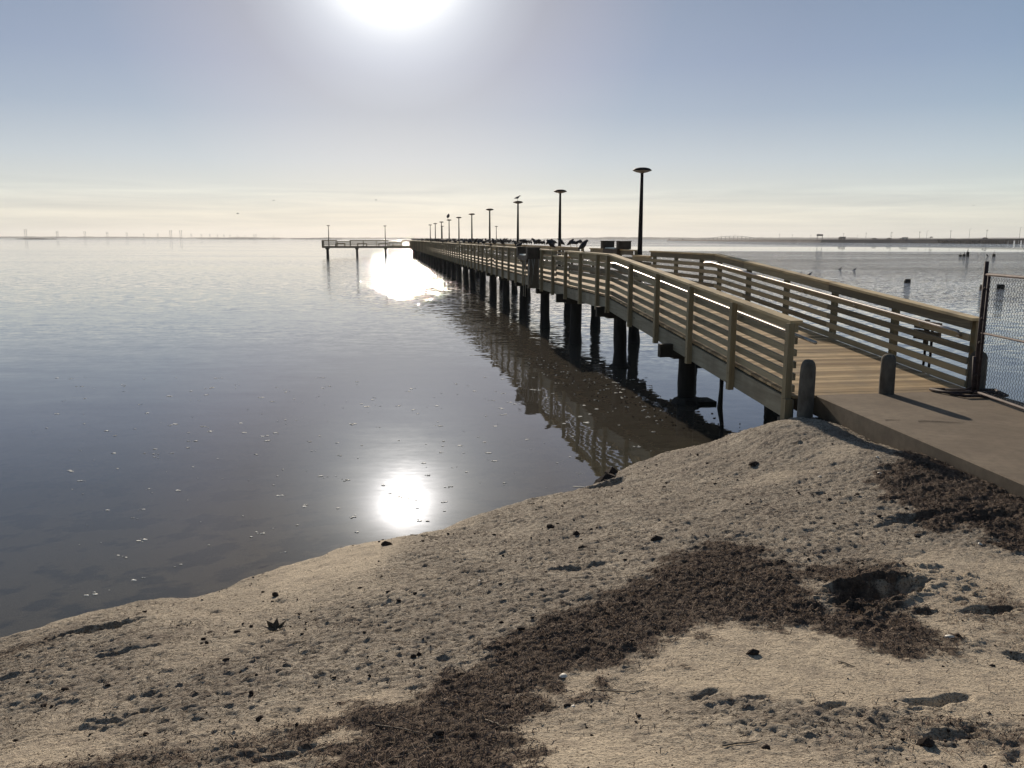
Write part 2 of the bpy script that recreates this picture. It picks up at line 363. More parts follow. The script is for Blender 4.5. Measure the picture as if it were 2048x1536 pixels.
for q in [(.55, 6.27, .22, .06, -.1, .035), (.95, 3.67, .08, .022, .5, .025), (1.48, 3.5, .08, .03, .3, .03), (1.60, 3.40, .05, .03, .9, .025), (2.06, 3.60, .16, .04, .25, .045), (1.13, 3.6, .06, .02, .2, .02),
          (-3.25, 6.1, .30, .08, .33, .08), (1.25, 10.62, .35, .10, .6, .08), (-1.0, 3.35, .10, .03, .5, .02), (-2.1, 4.0, .25, .05, .4, .03), (3.0, 4.9, .15, .06, .2, .05), (2.9, 4.2, .12, .05, -.2, .05),
          (1.9, 3.2, .10, .04, .3, .04), (2.3, 3.1, .13, .05, .5, .035), (-3.4, 5.0, .3, .06, .3, .03), (-2.6, 5.3, .2, .05, .3, .02), (3.6, 7.0, .3, .10, .2, .06), (4.1, 6.9, .25, .12, .4, .07)]: dent(*q)
for k in range(150):                                       # hoof and foot prints, scattered
    x_, y_ = random.uniform(-4, 5), random.uniform(2.6, 10.5)
    dent(x_, y_, random.uniform(.03, .085), random.uniform(.02, .04), random.uniform(-.6, .8), random.uniform(.006, .02), .5) if k < 60 else None
for k in range(26):                                        # low ridges left by the tide
    x_, y_ = random.uniform(-3.5, 4), random.uniform(3, 9.5)
    dent(x_, y_, random.uniform(.3, .8), random.uniform(.02, .035), random.uniform(.25, .6), random.uniform(-.014, .010), .3, 1)
def sheet(name, X, Y, Z, mat, attrs={}):
    ny, nx = X.shape; co = np.stack([X, Y, Z], -1).reshape(-1, 3).astype(np.float32)
    i = np.arange(ny * nx).reshape(ny, nx); q = np.stack([i[:-1, :-1], i[:-1, 1:], i[1:, 1:], i[1:, :-1]], -1).reshape(-1, 4).astype(np.int32)
    me = bpy.data.meshes.new(name); me.vertices.add(len(co)); me.vertices.foreach_set('co', co.ravel())
    me.loops.add(q.size); me.loops.foreach_set('vertex_index', q.ravel()); me.polygons.add(len(q))
    me.polygons.foreach_set('loop_start', np.arange(0, q.size, 4, dtype=np.int32)); me.polygons.foreach_set('loop_total', np.full(len(q), 4, np.int32))
    me.polygons.foreach_set('use_smooth', np.ones(len(q), bool)); me.update(calc_edges=True)
    for k, a in attrs.items():
        at = me.attributes.new(k, 'FLOAT', 'POINT'); at.data.foreach_set('value', a.ravel().astype(np.float32))
    me.materials.append(mat); return link(name, me)
m, t, p = newmat('beach_sand'); M['beach'] = m
v = t.nodes.new('ShaderNodeTexCoord').outputs['Object']
wra = attr(t, 'wrack'); smo = attr(t, 'smooth'); wet = attr(t, 'wet'); clo = attr(t, 'crust')
n1 = noise(t, v, 1.4, 6, .62); n2 = noise(t, vmth(t, 'MULTIPLY', v, (1, 1.6, 1)), 22, 6, .7); n3 = noise(t, v, 130, 3, .7); n4 = noise(t, v, 6.5, 6, .7, .4)
sand = mixc(t, ramp(t, n1, [(.3, 0.0), (.7, 1.0)]), (.33, .29, .24), (.58, .515, .415))
sand = mixc(t, mth(t, 'MULTIPLY', smo, .85), sand, (.72, .61, .46))
sand = mixc(t, mth(t, 'MULTIPLY', ramp(t, n2, [(.44, 1.0), (.55, 0.0)]), mth(t, 'SUBTRACT', .68, mth(t, 'MULTIPLY', smo, .5))), sand, (.11, .088, .07))
n5 = noise(t, vmth(t, 'MULTIPLY', v, (1, 1.8, 1)), 75, 3, .65)
sand = mixc(t, mth(t, 'MULTIPLY', ramp(t, n5, [(.39, 1.0), (.47, 0.0)]), .8), sand, (.07, .05, .036))
sand = mixc(t, mth(t, 'MULTIPLY', ramp(t, n5, [(.60, 0.0), (.70, 1.0)]), .5), sand, (.60, .53, .42))
sand = mixc(t, mth(t, 'MULTIPLY', ramp(t, n4, [(.50, 0.0), (.64, 1.0)]), .45), sand, (.28, .235, .195))
sand = mixc(t, mth(t, 'MULTIPLY', ramp(t, clo, [(.10, 0.0), (.32, 1.0)]), .55), sand, (.13, .10, .085))
wc = mixc(t, ramp(t, n2, [(.36, 0.0), (.66, 1.0)]), (.052, .038, .03), (.175, .13, .098))
f = ramp(t, mth(t, 'ADD', wra, mth(t, 'MULTIPLY', mth(t, 'SUBTRACT', n2, .5), 1.9)), [(.25, 0.0), (.55, 1.0)])
c = mixc(t, mth(t, 'MULTIPLY', f, .96), sand, wc)
weed = ramp(t, noise(t, v, 1.5, 5, .6), [(.50, 0.0), (.58, 1.0)])
c = mixc(t, wet, c, mixc(t, weed, (.115, .105, .086), (.018, .026, .022)))
t.links.new(c, p.inputs['Base Color']); p.inputs['Roughness'].default_value = .92; p.inputs['Specular IOR Level'].default_value = .15
bump(t, mth(t, 'ADD', mth(t, 'ADD', mth(t, 'MULTIPLY', n2, 1.0), mth(t, 'MULTIPLY', n5, .7)), mth(t, 'MULTIPLY', n3, .25)), 1.0, .022, p)
g_ = sheet('ground', GX, GY, GZ, M['beach'], {'wrack': wr * land, 'smooth': smooth_sand, 'wet': np.clip(.7 - gs / .15 + 1.2 * cl2, 0, 1) * (gs < .4), 'crust': np.maximum(cl2, 0) * rough_ * land})
tag(g_, 'pale crusty sand beach strewn with dark seaweed clods, sloping under the water', kind='structure')
IX, IY = ax_, ay_
def gz(x, y):
    i = int(np.searchsorted(IX, x)) - 1; j = int(np.searchsorted(IY, y)) - 1
    fx = (x - IX[i]) / (IX[i + 1] - IX[i]); fy = (y - IY[j]) / (IY[j + 1] - IY[j])
    return float((GZ[j, i] * (1 - fx) + GZ[j, i + 1] * fx) * (1 - fy) + (GZ[j + 1, i] * (1 - fx) + GZ[j + 1, i + 1] * fx) * fy)
def gzv(x, y):
    i = np.clip(np.searchsorted(IX, x) - 1, 0, len(IX) - 2); j = np.clip(np.searchsorted(IY, y) - 1, 0, len(IY) - 2); return GZ[j, i]

# ------------------------------------------------------------------ water
m = bpy.data.materials.new('bay_water'); m.use_nodes = True; t = m.node_tree; t.nodes.clear(); M['water'] = m
v = t.nodes.new('ShaderNodeNewGeometry').outputs['Position']
sp = t.nodes.new('ShaderNodeSeparateXYZ'); t.links.new(v, sp.inputs[0]); X_, Y_ = sp.outputs[0], sp.outputs[1]
def wn(sc, seed, det=3, r_=.55, st=(1, 1, 1)):
    w_ = vmth(t, 'ADD', vmth(t, 'MULTIPLY', v, st), (seed * 17.3, seed * 5.1, seed * 3.3)); n_ = noise(t, w_, sc, det, r_, 0.0, 'Color')
    return vmth(t, 'SUBTRACT', n_, (.5, .5, .5))
# how ruffled the water is, from place to place (wind lanes and calm slicks)
lane = noise(t, vmth(t, 'MULTIPLY', v, (.012, .06, 0)), 1.0, 4, .55)
dist = mth(t, 'MULTIPLY', Y_, 0.001)
far_prof = ramp(t, dist, [(0.0, .0), (.020, .02), (.034, .18), (.050, .9), (.075, 1.7), (.130, 1.9), (.222, 1.9), (.236, .04), (.36, .03), (.385, .9), (.50, .6), (.62, 1.0), (1.0, .6)])
near_l = ramp(t, dist, [(0.0, .0), (.020, .01), (.036, .05), (.048, .10), (.10, .12), (.16, .14), (.24, .12), (.40, .16), (1.0, .3)])
# the pier line divides the sheltered left from the ruffled right
pl = mth(t, 'ADD', mth(t, 'ADD', X_, mth(t, 'MULTIPLY', Y_, .158)), -5.5)
right = ramp(t, mth(t, 'ADD', mth(t, 'MULTIPLY', pl, .04), .5), [(.36, 0.0), (.60, 1.0)])
prof = mixc(t, right, near_l, far_prof)      # from the glassy left to the ruffled right
amp = mth(t, 'MULTIPLY', prof, mth(t, 'ADD', mth(t, 'MULTIPLY', ramp(t, lane, [(.38, 0.0), (.6, 1.0)]), .8), .45))
# the glitter patch left of the pier, beyond 40 m
gx = mth(t, 'SUBTRACT', X_, mth(t, 'MULTIPLY', Y_, -.117)); gl = mth(t, 'MULTIPLY', ramp(t, dist, [(.033, 0.0), (.055, 1.0), (.17, 1.0), (.3, .3)]), ramp(t, mth(t, 'ADD', mth(t, 'DIVIDE', gx, mth(t, 'MULTIPLY', Y_, .26)), .5), [(.0, 0.0), (.45, 1.0), (.85, 1.0), (1.0, .5)]))
patchy = ramp(t, noise(t, vmth(t, 'MULTIPLY', v, (1.0, .55, 1)), .9, 4, .75), [(.36, .35), (.64, 1.35)])
amp = mth(t, 'MAXIMUM', amp, mth(t, 'MULTIPLY', mth(t, 'MULTIPLY', gl, patchy), .47))
w1 = vmth(t, 'SCALE', wn(2.6, 1, 3, .6, (.55, 1.25, 1)), 2.0); w2 = vmth(t, 'SCALE', wn(9, 2, 2, .5, (.6, 1.2, 1)), 1.5)
calm = vmth(t, 'ADD', vmth(t, 'SCALE', wn(.9, 3, 2, .5, (.5, 1.3, 1)), .024), vmth(t, 'SCALE', wn(5.0, 4, 2, .5, (.45, 1.4, 1)), .014))
sl_ = vmth(t, 'ADD', vmth(t, 'SCALE', vmth(t, 'ADD', w1, w2), amp), vmth(t, 'SCALE', calm, ramp(t, dist, [(.006, .25), (.02, 1.0)])))
sl_ = vmth(t, 'ADD', sl_, vmth(t, 'SCALE', wn(1.1, 7, 2, .5, (.7, 1.3, 1)), mth(t, 'MULTIPLY', amp, .55)))
nv = vmth(t, 'NORMALIZE', vmth(t, 'ADD', vmth(t, 'MULTIPLY', sl_, (1, 1, 0)), (0, 0, 1)))
inc = t.nodes.new('ShaderNodeNewGeometry').outputs['Incoming']
cosi = mth(t, 'ABSOLUTE', vmth(t, 'DOT_PRODUCT', inc, nv, out=1), clamp=True)
fresnel = mth(t, 'ADD', mth(t, 'MULTIPLY', mth(t, 'POWER', mth(t, 'SUBTRACT', 1.0, cosi), 4.5), .957), .043)      # Schlick, the same from both sides
gls = nn(t, 'ShaderNodeBsdfGlossy', Color=(1, 1, 1, 1)); t.links.new(nv, gls.inputs['Normal'])
t.links.new(mth(t, 'ADD', mth(t, 'MULTIPLY', amp, .015), .012), gls.inputs['Roughness'])
murk = nn(t, 'ShaderNodeBsdfDiffuse', Color=(.115, .102, .082, 1)); clear = nn(t, 'ShaderNodeBsdfTransparent', Color=(.80, .80, .70, 1))
body = t.nodes.new('ShaderNodeMixShader'); t.links.new(ramp(t, dist, [(.0070, .03), (.0100, .2), (.015, .7), (.025, .95)]), body.inputs[0])
t.links.new(clear.outputs[0], body.inputs[1]); t.links.new(murk.outputs[0], body.inputs[2])
mx = t.nodes.new('ShaderNodeMixShader'); t.links.new(fresnel, mx.inputs[0]); t.links.new(body.outputs[0], mx.inputs[1]); t.links.new(gls.outputs[0], mx.inputs[2])
ou = t.nodes.new('ShaderNodeOutputMaterial'); t.links.new(mx.outputs[0], ou.inputs[0])
wv = MB(); wv.add([(-5900, -600, 0), (5900, -600, 0), (5900, 5700, 0), (-5900, 5700, 0)], [(0, 1, 2, 3)])
tag(wv.build('water', M['water']), 'shallow bay water, glassy near the beach and ruffled beyond', kind='structure')

# ------------------------------------------------------------------ concrete path and bulkhead
ZP = 1.14
def path_x(y): return 4.34 + .075 * (11.83 - y)
pb = MB()
ny_ = 60; L_ = []
for i in range(ny_ + 1):
    y = 11.86 - i * .32; xl = path_x(y); xr = path_x(y) + 2.62
    y2 = y + (.155 * 2.6 if i == 0 else 0)
    L_.append([(xl + .015, y, ZP - .30), (xl, y, ZP - .012), (xl + .02, y, ZP), (xr, y2 - .0, ZP), (xr + .02, y2, ZP - .012), (xr + .02, y2, ZP - .4)])
vs = [q for r_ in L_ for q in r_]; fs = []
for i in range(ny_):
    for j in range(5): fs.append((i * 6 + j, i * 6 + j + 1, (i + 1) * 6 + j + 1, (i + 1) * 6 + j))
fs.append((5, 4, 3, 2, 1, 0)); pb.add(vs, [f_[::-1] for f_ in fs])
tag(pb.build('path', M['path']), 'stained brown concrete path leading onto the pier', kind='structure')

# ------------------------------------------------------------------ pier (local frame: x across, y along, z up from the water)
TH = R(9.02); K0 = Vector((2.52, 21.14, 0)); WD = 2.77; S0, S1 = -9.66, 138.0; ZD = 1.90
def zr(s): return 0.0 if s >= 0 else .76 * s / 9.66
def toworld(o, s, z=0): return Vector((K0.x + o * math.cos(TH) - s * math.sin(TH), K0.y + o * math.sin(TH) + s * math.cos(TH), z))
pier = thing('fishing_pier', 'long T-headed timber fishing pier on dark piles with slatted railings', 'pier', K0, TH)
b = MB(); s_ = S0
while s_ < S1:
    w_ = .139; b.box(-.03 + random.uniform(-.004, .004), WD + .03, s_, s_ + w_ - .004, ZD - .038, ZD + random.uniform(-.0015, .0015), zf=zr); s_ += w_
b.build('deck', M['deck'], pier)
b = MB()
for x0 in (-.055, WD + .01):
    s_ = S0
    for e in (-5.7, 0.0) + tuple(np.arange(3.9, S1 + 3.8, 3.86)):
        e = min(e, S1); n_ = max(1, int((e - s_) // 2)) if s_ < 0 else 1
        b.box(x0, x0 + .045, s_ + .002, e - .002, ZD - .37, ZD - .065, zf=zr); s_ = e
b.build('fascia_board', M['fascia'], pier)
b = MB()
for x0 in (.25, .9, 1.55, 2.2): b.box(x0, x0 + .07, S0 + .1, 0, ZD - .34, ZD - .041, zf=zr); b.box(x0, x0 + .07, .001, S1, ZD - .34, ZD - .041)
b.build('joist', M['beam'], pier)

# railings: posts, five boards and a flat cap; some bays are lower so that anglers can reach over
def lv(segs, s):
    for a_, b_, h_ in segs:
        if a_ <= s < b_: return h_
    return 1.07
LOWL = [(5.0, 6.87, .90), (10.6, 12.6, .90), (22.2, 24.1, .90), (39.5, 41.4, .90), (55, 57, .90), (72.4, 74.3, .9)]
LOWR = [(5.2, 7.15, .90), (13.3, 15.2, .90), (30.6, 32.6, .90), (47.9, 49.9, .90), (65.3, 67.2, .9)]
NPOST = 0
def post_mesh(h):
    q = MB(); q.box(-.0475, .0475, -.052, .052, -.42, h - .042, tone=random.random()); [q.tube([(sx_ * .0475, sy_, z_), (sx_ * .054, sy_, z_)], .011, 8, tone=0) for sx_ in (-1, 1) for sy_, z_ in ((-.018, -.14), (.02, -.30))]; me = q.mesh('post'); me.materials.append(M['post']); return me
PM = [post_mesh(1.07) for _ in range(5)]; PML = post_mesh(.90)
far_posts = MB()
def railing(sgn, ss, low, label):
    """sgn -1 left, +1 right"""
    x_in = 0.0 if sgn < 0 else WD
    root = link('railing', None, pier) if False else None
    bb = MB(); cc = MB(); hr = MB()
    o = bpy.data.objects.new('railing', bb.mesh('railing')) if False else None
    return bb, cc, hr
def rails_run(bb, cc, x_in, sgn, a_, e_, h_):
    xb = x_in if sgn < 0 else x_in - .04     # boards on the inner face of the posts
    z0 = ZD
    tops = [(h_ - .18, h_ - .042)] + [(q, q + .097) for q in ([.720, .5475, .375, .2025, .03] if h_ > 1 else [.60, .43, .26, .06])]
    L = e_ - a_
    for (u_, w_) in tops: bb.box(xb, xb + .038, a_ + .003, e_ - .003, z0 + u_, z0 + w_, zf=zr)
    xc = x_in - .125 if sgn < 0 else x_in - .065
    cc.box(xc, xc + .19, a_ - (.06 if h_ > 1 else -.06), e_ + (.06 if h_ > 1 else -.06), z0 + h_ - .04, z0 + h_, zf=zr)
PS = {-1: [-9.6, -7.66, -5.74, -3.83, -1.95, 0.0, 1.03], 1: [-9.52, -7.55, -5.6, -3.65, -1.75, .0, 1.24, 3.23, 5.19, 7.15]}
for sg, end in ((-1, S1), (1, S1)):
    while PS[sg][-1] < end - 1.93: PS[sg].append(PS[sg][-1] + 1.93)
    PS[sg].append(S1 - .1)
for sg, low in ((-1, LOWL), (1, LOWR)):
    x_in = 0.0 if sg < 0 else WD
    bb, cc = MB(), MB(); ps = PS[sg]
    # snap the low bays to post positions
    def h_of(s): return lv(low, s)
    # level runs
    i = 0
    breaks = [ps[0] - .05]
    hcur = h_of(ps[0] + .9)
    if sg < 0: breaks[0] = ps[0] - .05
    runs = []
    a_ = ps[0] + (.03 if sg < 0 else -.05)
    for q, nx_ in zip(ps[1:-1], ps[2:]):
        h_n = h_of((q + nx_) / 2)
        if h_n != hcur or abs(q) < .01 or q - a_ > 3.7: runs.append((a_, q, hcur)); a_ = q; hcur = h_n
    runs.append((a_, ps[-1], hcur))
    for r_ in runs:
        if sg < 0 and 8.8 < (r_[0] + r_[1]) / 2 < 9.5: pass
        rails_run(bb, cc, x_in, sg, *r_)
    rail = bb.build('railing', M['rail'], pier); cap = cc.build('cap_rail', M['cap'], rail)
    px_ = x_in - .0485 - .056 if sg < 0 else x_in + .0485 + .056
    for k, q in enumerate(ps):
        h_ = max(h_of(q - .5), h_of(q + .5)); zz = ZD + zr(q)
        if q < 88:
            o = link('post', PM[k % 5] if h_ > 1 else PML, rail, (px_, q, zz)); NPOST += 1
        else: far_posts.box(px_ - .0475, px_ + .0475, q - .05, q + .05, zz - .42, zz + h_ - .042)
    if sg < 0:     # the shore end post reaches down to the bank
        q = MB(); q.box(px_ - .06, px_ + .05, -9.70, -9.59, .72, 1.10); q.build('post', M['post'], rail)
# pipe handrail on the ramp, both sides
for x_, e_ in ((.10, -9.95), (WD - .10, -9.40)):
    h = MB(); z_ = ZD + (.820 if x_ < 1 else .835)
    pts = [(x_, .55, z_ - .02), (x_, .35, z_), (x_, 0, z_)] + [(x_, s, z_ + zr(s)) for s in np.arange(-1, e_, -1)] + [(x_, e_, z_ + zr(e_))]
    if x_ > 1: pts += [(x_ + .03, e_ - .02, z_ + zr(e_) - .06), (x_ + .04, e_ + .06, z_ + zr(e_) - .08)]
    h.tube(pts, .024, 10)
    ho = h.build('handrail', M['steel'], pier, True)
    for s in (-.9, -2.8, -4.7, -6.6, -8.5):
        k = MB()
        xo = -.06 if x_ < 1 else .06; zz = z_ + zr(s); k.tube([(x_, s, zz - .02), (x_, s, zz - .07), (x_ + xo, s, zz - .09)], .009, 6)
        k.build('bracket', M['steel'], ho, True)

# piles and caps
def pile_mesh(r0):
    q = MB(); q.lathe([(r0 * 1.05, -1.6), (r0 * 1.06, -.1), (r0 * 1.10, .15), (r0 * .96, .45), (r0, .8), (r0 * .95, 1.2), (r0 * .97, 1.56)], 14, wob=.03, tone=.5)
    me = q.mesh('pile', True); me.materials.append(M['pile']); return me
PL = [pile_mesh(r_) for r_ in (.185, .175, .19, .18)]
bents = [-4.45] + [.5 + 4.95 * i for i in range(28)]
for i, s in enumerate(bents):
    zc = ZD + zr(s) - .38
    for j, o_ in enumerate((.40, 2.35)):
        pl_ = link('pile', PL[(i + j) % 4], pier, (o_ + random.uniform(-.05, .05), s + random.uniform(-.08, .08), zc - 1.56)); pl_.rotation_euler = (random.uniform(-.02, .02), random.uniform(-.025, .025), random.random() * 6)
    q = MB(); q.box(.02, WD - .02, s - .17, s + .17, zc - .22, zc - .002); q.box(-.20, .45, s - .10, s + .1, zc + .006, zc + .03); q.build('pile_cap', M['beam'], pier)
    if i < 3:
        q = MB(); q.box(-.32, .10, s - .32, s - .172, zc - .16, zc + .10); q.build('beam_end', M['beam'], pier)
# old collar stones round the nearest piles
q = MB()
q.lathe([(.34, -.6), (.33, .02), (.27, .10), (.2, .12)], 9, (.42, -4.45, 0), wob=.08); q.box(.3, .95, -4.7, -4.2, -.5, .06)
q.build('pile_footing', M['pile'], pier)
q = MB(); q.lathe([(.28, -.6), (.27, .03), (.2, .08)], 9, (.42, .5, 0), wob=.08); q.box(2.2, 3.0, .3, .9, -.5, .05); q.build('pile_footing', M['pile'], pier)
# rope like broken stake under the ramp
q = MB(); q.tube([(.15, -6.9, -.5), (.12, -6.9, .1), (.06, -6.92, .4), (.08, -6.9, .75), (.06, -6.95, 1.02)], [.04, .035, .05, .035, .04], 7); q.build('hanger_rod', M['pile'], pier, True)

# T-shaped pier head
TS0, TS1 = 137.9, 141.3; TX0, TX1 = -16.1, WD + 17.5
b = MB(); x_ = TX0
while x_ < TX1: b.box(x_, x_ + .134, TS0, TS1, ZD - .04, ZD); x_ += .14
hd = b.build('deck', M['deck'], pier)
b = MB(); b.box(TX0, -.06, TS0 - .05, TS0 - .004, ZD - .37, ZD - .045); b.box(WD + .06, TX1, TS0 - .05, TS0 - .004, ZD - .37, ZD - .045); b.box(TX0, TX1, TS1 + .004, TS1 + .05, ZD - .37, ZD - .045)
b.box(TX0 - .05, TX0 - .004, TS0, TS1, ZD - .37, ZD - .045); b.box(TX1 + .004, TX1 + .05, TS0, TS1, ZD - .37, ZD - .045); b.build('fascia_board', M['fascia'], pier)
b = MB(); cp = MB()
def t_run(xa, xb, y_, h_, nb_):
    for k in range(nb_): z_ = ZD + h_ - .18 - k * .19; b.box(xa, xb, y_ - .02, y_ + .02, z_, z_ + (.13 if k == 0 else .10))
    cp.box(xa - .04, xb + .04, y_ - .09, y_ + .07, ZD + h_ - .04, ZD + h_)
    x_ = xa
    while x_ <= xb + .01: far_posts.box(x_ - .05, x_ + .05, y_ - .13, y_ - .025, ZD - .35, ZD + h_ - .045); x_ += 2.4
for y_ in (TS0 - .02, TS1):
    for xa, xb, h_ in ((-16.05, -13.6, 1.07), (-13.5, -11.2, .86), (-11.1, -4.0, 1.07), (-3.9, -1.6, .80)): t_run(xa, xb, y_, h_, 5 if h_ > 1 else 4)
    for xa, xb, h_ in ((WD + .3, WD + 5, 1.07), (WD + 5.1, WD + 8, .86), (WD + 8.1, WD + 17.4, 1.07)): t_run(xa, xb, y_, h_, 5 if h_ > 1 else 4)
t_run(-1.5, WD + .2, TS1, 1.07, 5)
for x_ in (TX0, TX1):
    for k in range(5): b.box(x_ - .02, x_ + .02, TS0, TS1, ZD + .89 - k * .19, ZD + .99 - k * .19)
    for y_ in (TS0 + .05, (TS0 + TS1) / 2, TS1 - .05): far_posts.box(x_ - .13, x_ - .025, y_ - .05, y_ + .05, ZD - .3, ZD + 1.03)
    cp.box(x_ - .09, x_ + .07, TS0 + .08, TS1 - .08, ZD + 1.03, ZD + 1.07)
hr_ = b.build('railing', M['rail'], pier); cp.build('cap_rail', M['cap'], hr_)
tag(far_posts.build('post', M['post'], hr_), kind='stuff')
for x_ in (-15.3, -9.9, -4.6, 8, 13.5, 19.0):
    for y_ in (TS0 + .5, TS1 - .5): link('pile', PL[0], pier, (x_, y_, ZD - .36 - 1.56))
    q = MB(); q.box(x_ - .3, x_ + .3, TS0 + .05, TS1 - .05, ZD - .62, ZD - .375); q.build('pile_cap', M['beam'], pier)

# bulkhead under the shore end of the ramp
q = MB(); q.box(-.02, WD + .02, S0 - .02, S0 + .22, -.8, ZD - .76 - .372); q.box(-.1, .06, S0 - .25, S0 + .3, -.6, .78)
bh = q.build('bulkhead', M['concrete_dark']); bh.location = K0; bh.rotation_euler = (0, 0, TH)
tag(bh, 'dark concrete bulkhead under the shore end of the timber ramp', 'bulkhead')

# ------------------------------------------------------------------ bollards
def bollard(x, y, z0, h, r0, label, lean=(0, 0)):
    q = MB(); pr = [(r0 * .98, -.35), (r0, 0), (r0 * 1.0, h * .4), (r0 * .97, h * .75), (r0 * .93, h * .88), (r0 * .78, h * .95), (r0 * .5, h * .99), (r0 * .12, h)]
    q.lathe(pr, 20, wob=.018); o = q.build('bollard', M['bollard'], None, True, (x, y, z0)); o.rotation_euler = (lean[0], lean[1], random.random() * 6)
    return tag(o, label, 'bollard', 'weathered bollards at the foot of the pier')
bollard(4.09, 11.32, .83, .88, .108, 'tallest round-topped grey bollard, half sunk in the sand beside the left railing end', (0, .02))
bollard(5.42, 11.80, ZP, .58, .105, 'round-topped grey bollard standing alone in the middle of the path')
bollard(6.88, 12.10, ZP - .04, .62, .125, 'dark bollard behind the chain-link fence post by the right railing end')

# ------------------------------------------------------------------ chain-link fence
FX, FY = 6.66, 11.75; FL = 3.66; FA = Vector((-.035, -1, 0)).normalized()
fen = thing('chain_link_fence', 'temporary chain-link fence panel with pipe frame along the right edge of the path', 'fence', (FX, FY, ZP))
def fp(a_, z_): return (FA.x * a_, FA.y * a_, z_)
for a_ in (0, FL + .12): q = MB(); q.tube([fp(a_, -.02), fp(a_, 1.90)], .028, 12); q.build('post', M['rust_pipe'], fen, True)
q = MB()
for z_, r_ in ((1.72, .022), (.90, .016), (.05, .022)): q.tube([fp(.02, z_), fp(FL + .08, z_)], r_, 10)
for a_ in (.10, FL): q.tube([fp(a_, .05), fp(a_, 1.72)], .020, 10)
q.build('frame', M['rust_pipe'], fen, True)
q = MB()
for z_ in (1.55, 1.12, .78, .3): q.tube([fp(-.035, z_), fp(.13, z_)], .013, 6); q.tube([(FA.x * .05 - .03, FA.y * .05, z_ - .03), (FA.x * .05 + .03, FA.y * .05, z_ + .03)], .012, 6)
q.build('clamp', M['rust_pipe'], fen, True)
q = MB(); pw = .066; z0, z1 = .07, 1.70; nz = int((z1 - z0) / (pw * .5)); na = int((FL - .12) / pw)
for k in range(na + 1):
    for sg in (-1, 1):
        pts = []
        for j in range(nz + 1):
            a_ = .11 + k * pw + (sg * pw / 2 if j % 2 else 0)
            if a_ < .1 or a_ > FL: a_ = min(max(a_, .1), FL)
            off = .004 * (1 if (j % 2) else -1); p_ = fp(a_, z0 + j * pw * .5 + random.uniform(-.002, .002)); pts.append((p_[0] + off, p_[1], p_[2]))
        if sg > 0: pts = [(p_[0] + .003, p_[1], p_[2]) for p_ in pts]
        if (k % 1) == 0: q.tube(pts, .0027, 4, False)
q.build('mesh', M['wire'], fen)
q = MB(); W_ = .62
cx_, cy_ = -.12, .05
c4 = [(cx_ - .62, cy_ + .22), (cx_ + .58, cy_ - .02), (cx_ + .44, cy_ - .38), (cx_ - .40, cy_ - .22)]
c4 = [(-.50, .26, 0), (.42, .20, 0), (.34, -.24, 0), (-.28, -.28, 0)]
for i in range(4): q.tube([(c4[i][0], c4[i][1], .03), (c4[(i + 1) % 4][0], c4[(i + 1) % 4][1], .03)], .022, 8)
q.tube([(-.4, .0, .03), (.38, -.02, .03)], .022, 8); q.tube([(-.05, .26, .03), (.05, -.32, .03)], .022, 8); q.tube([(-.3, .22, .035), (-.1, .05, .06), (0, 0, .12)], .012, 8); q.tube([(0, 0, 0), (-.02, .02, .55)], .034, 8)
q.build('foot_stand', M['rust_pipe'], fen, True)

# ------------------------------------------------------------------ lamps along the pier
def lamp_tree(label):
    t_ = thing('street_lamp', label, 'lamp', (0, 0, 0), 0, 'saucer-headed lamps along the pier')
    q = MB(); q.tube([(0, 0, -.45), (0, 0, 0), (0, 0, 1.9), (0, 0, 3.66)], [.10, .095, .072, .05], 12); po = q.build('pole', M['lamp_metal'], t_, True)
    q = MB(); q.tube([(0, 0, -.02), (0, 0, .12)], .10, 12); q.box(-.3, .0, -.09, .09, -.30, -.10); q.build('bracket', M['lamp_metal'], t_)
    q = MB(); q.lathe([(.32, 3.69), (.315, 3.715), (.24, 3.765), (.13, 3.79), (.02, 3.795)], 28); s1_ = q.build('lamp_shade', M['lamp_metal'], t_, True)
    q = MB(); q.lathe([(.03, 3.60), (.07, 3.615), (.20, 3.645), (.29, 3.68), (.315, 3.689)], 28); q.build('lens', M['lamp_under'], s1_, True)
    return t_
L0 = lamp_tree('x'); bpy.context.view_layer.update(); remember([L0]); remember([x for x in COL.objects if x.parent is L0])
names = ['nearest and tallest-looking saucer lamp, behind the gap in the right pier railing', 'second saucer lamp along the pier, bare, between the nearest lamp and the gull lamp', 'saucer lamp along the pier with a gull standing on its head',
         'first bare saucer lamp beyond the gull lamp', 'second bare saucer lamp beyond the gull lamp', 'bare saucer lamp just on the near side of the bird-crowned lamp', 'far saucer lamp with a large dark bird hunched on its head',
         'first saucer lamp beyond the bird-crowned lamp', 'middle one of the three tiny lamps beyond the bird-crowned lamp', 'leftmost lamp of the row along the pier walkway, farthest from shore']
LAMPS = [(2.98, 7.1 + 13.1 * i, names[i]) for i in range(10)]
LAMPS[1] = (2.98, 20.0, names[1]); LAMPS[2] = (2.98, 32.6, names[2])
LAMPS += [(-15.0, 139.2, 'saucer lamp at the far left end of the pier head'), (-4.6, 139.6, 'saucer lamp over the benches, between the left end and the walkway'), (6.2, 140.6, 'small distant lamp on the pier head, standing among the walkway lamps'), (16.6, 140.4, 'small distant lamp on the right arm of the pier head, seen beyond the gull lamp')]
lamp_pos = []
for i, (o_, s, nm) in enumerate(LAMPS):
    r_ = L0 if i == 0 else copy_tree(L0); w_ = toworld(o_, s, ZD); r_.location = w_; r_.rotation_euler = (0, 0, TH); r_['label'] = nm; lamp_pos.append(w_)

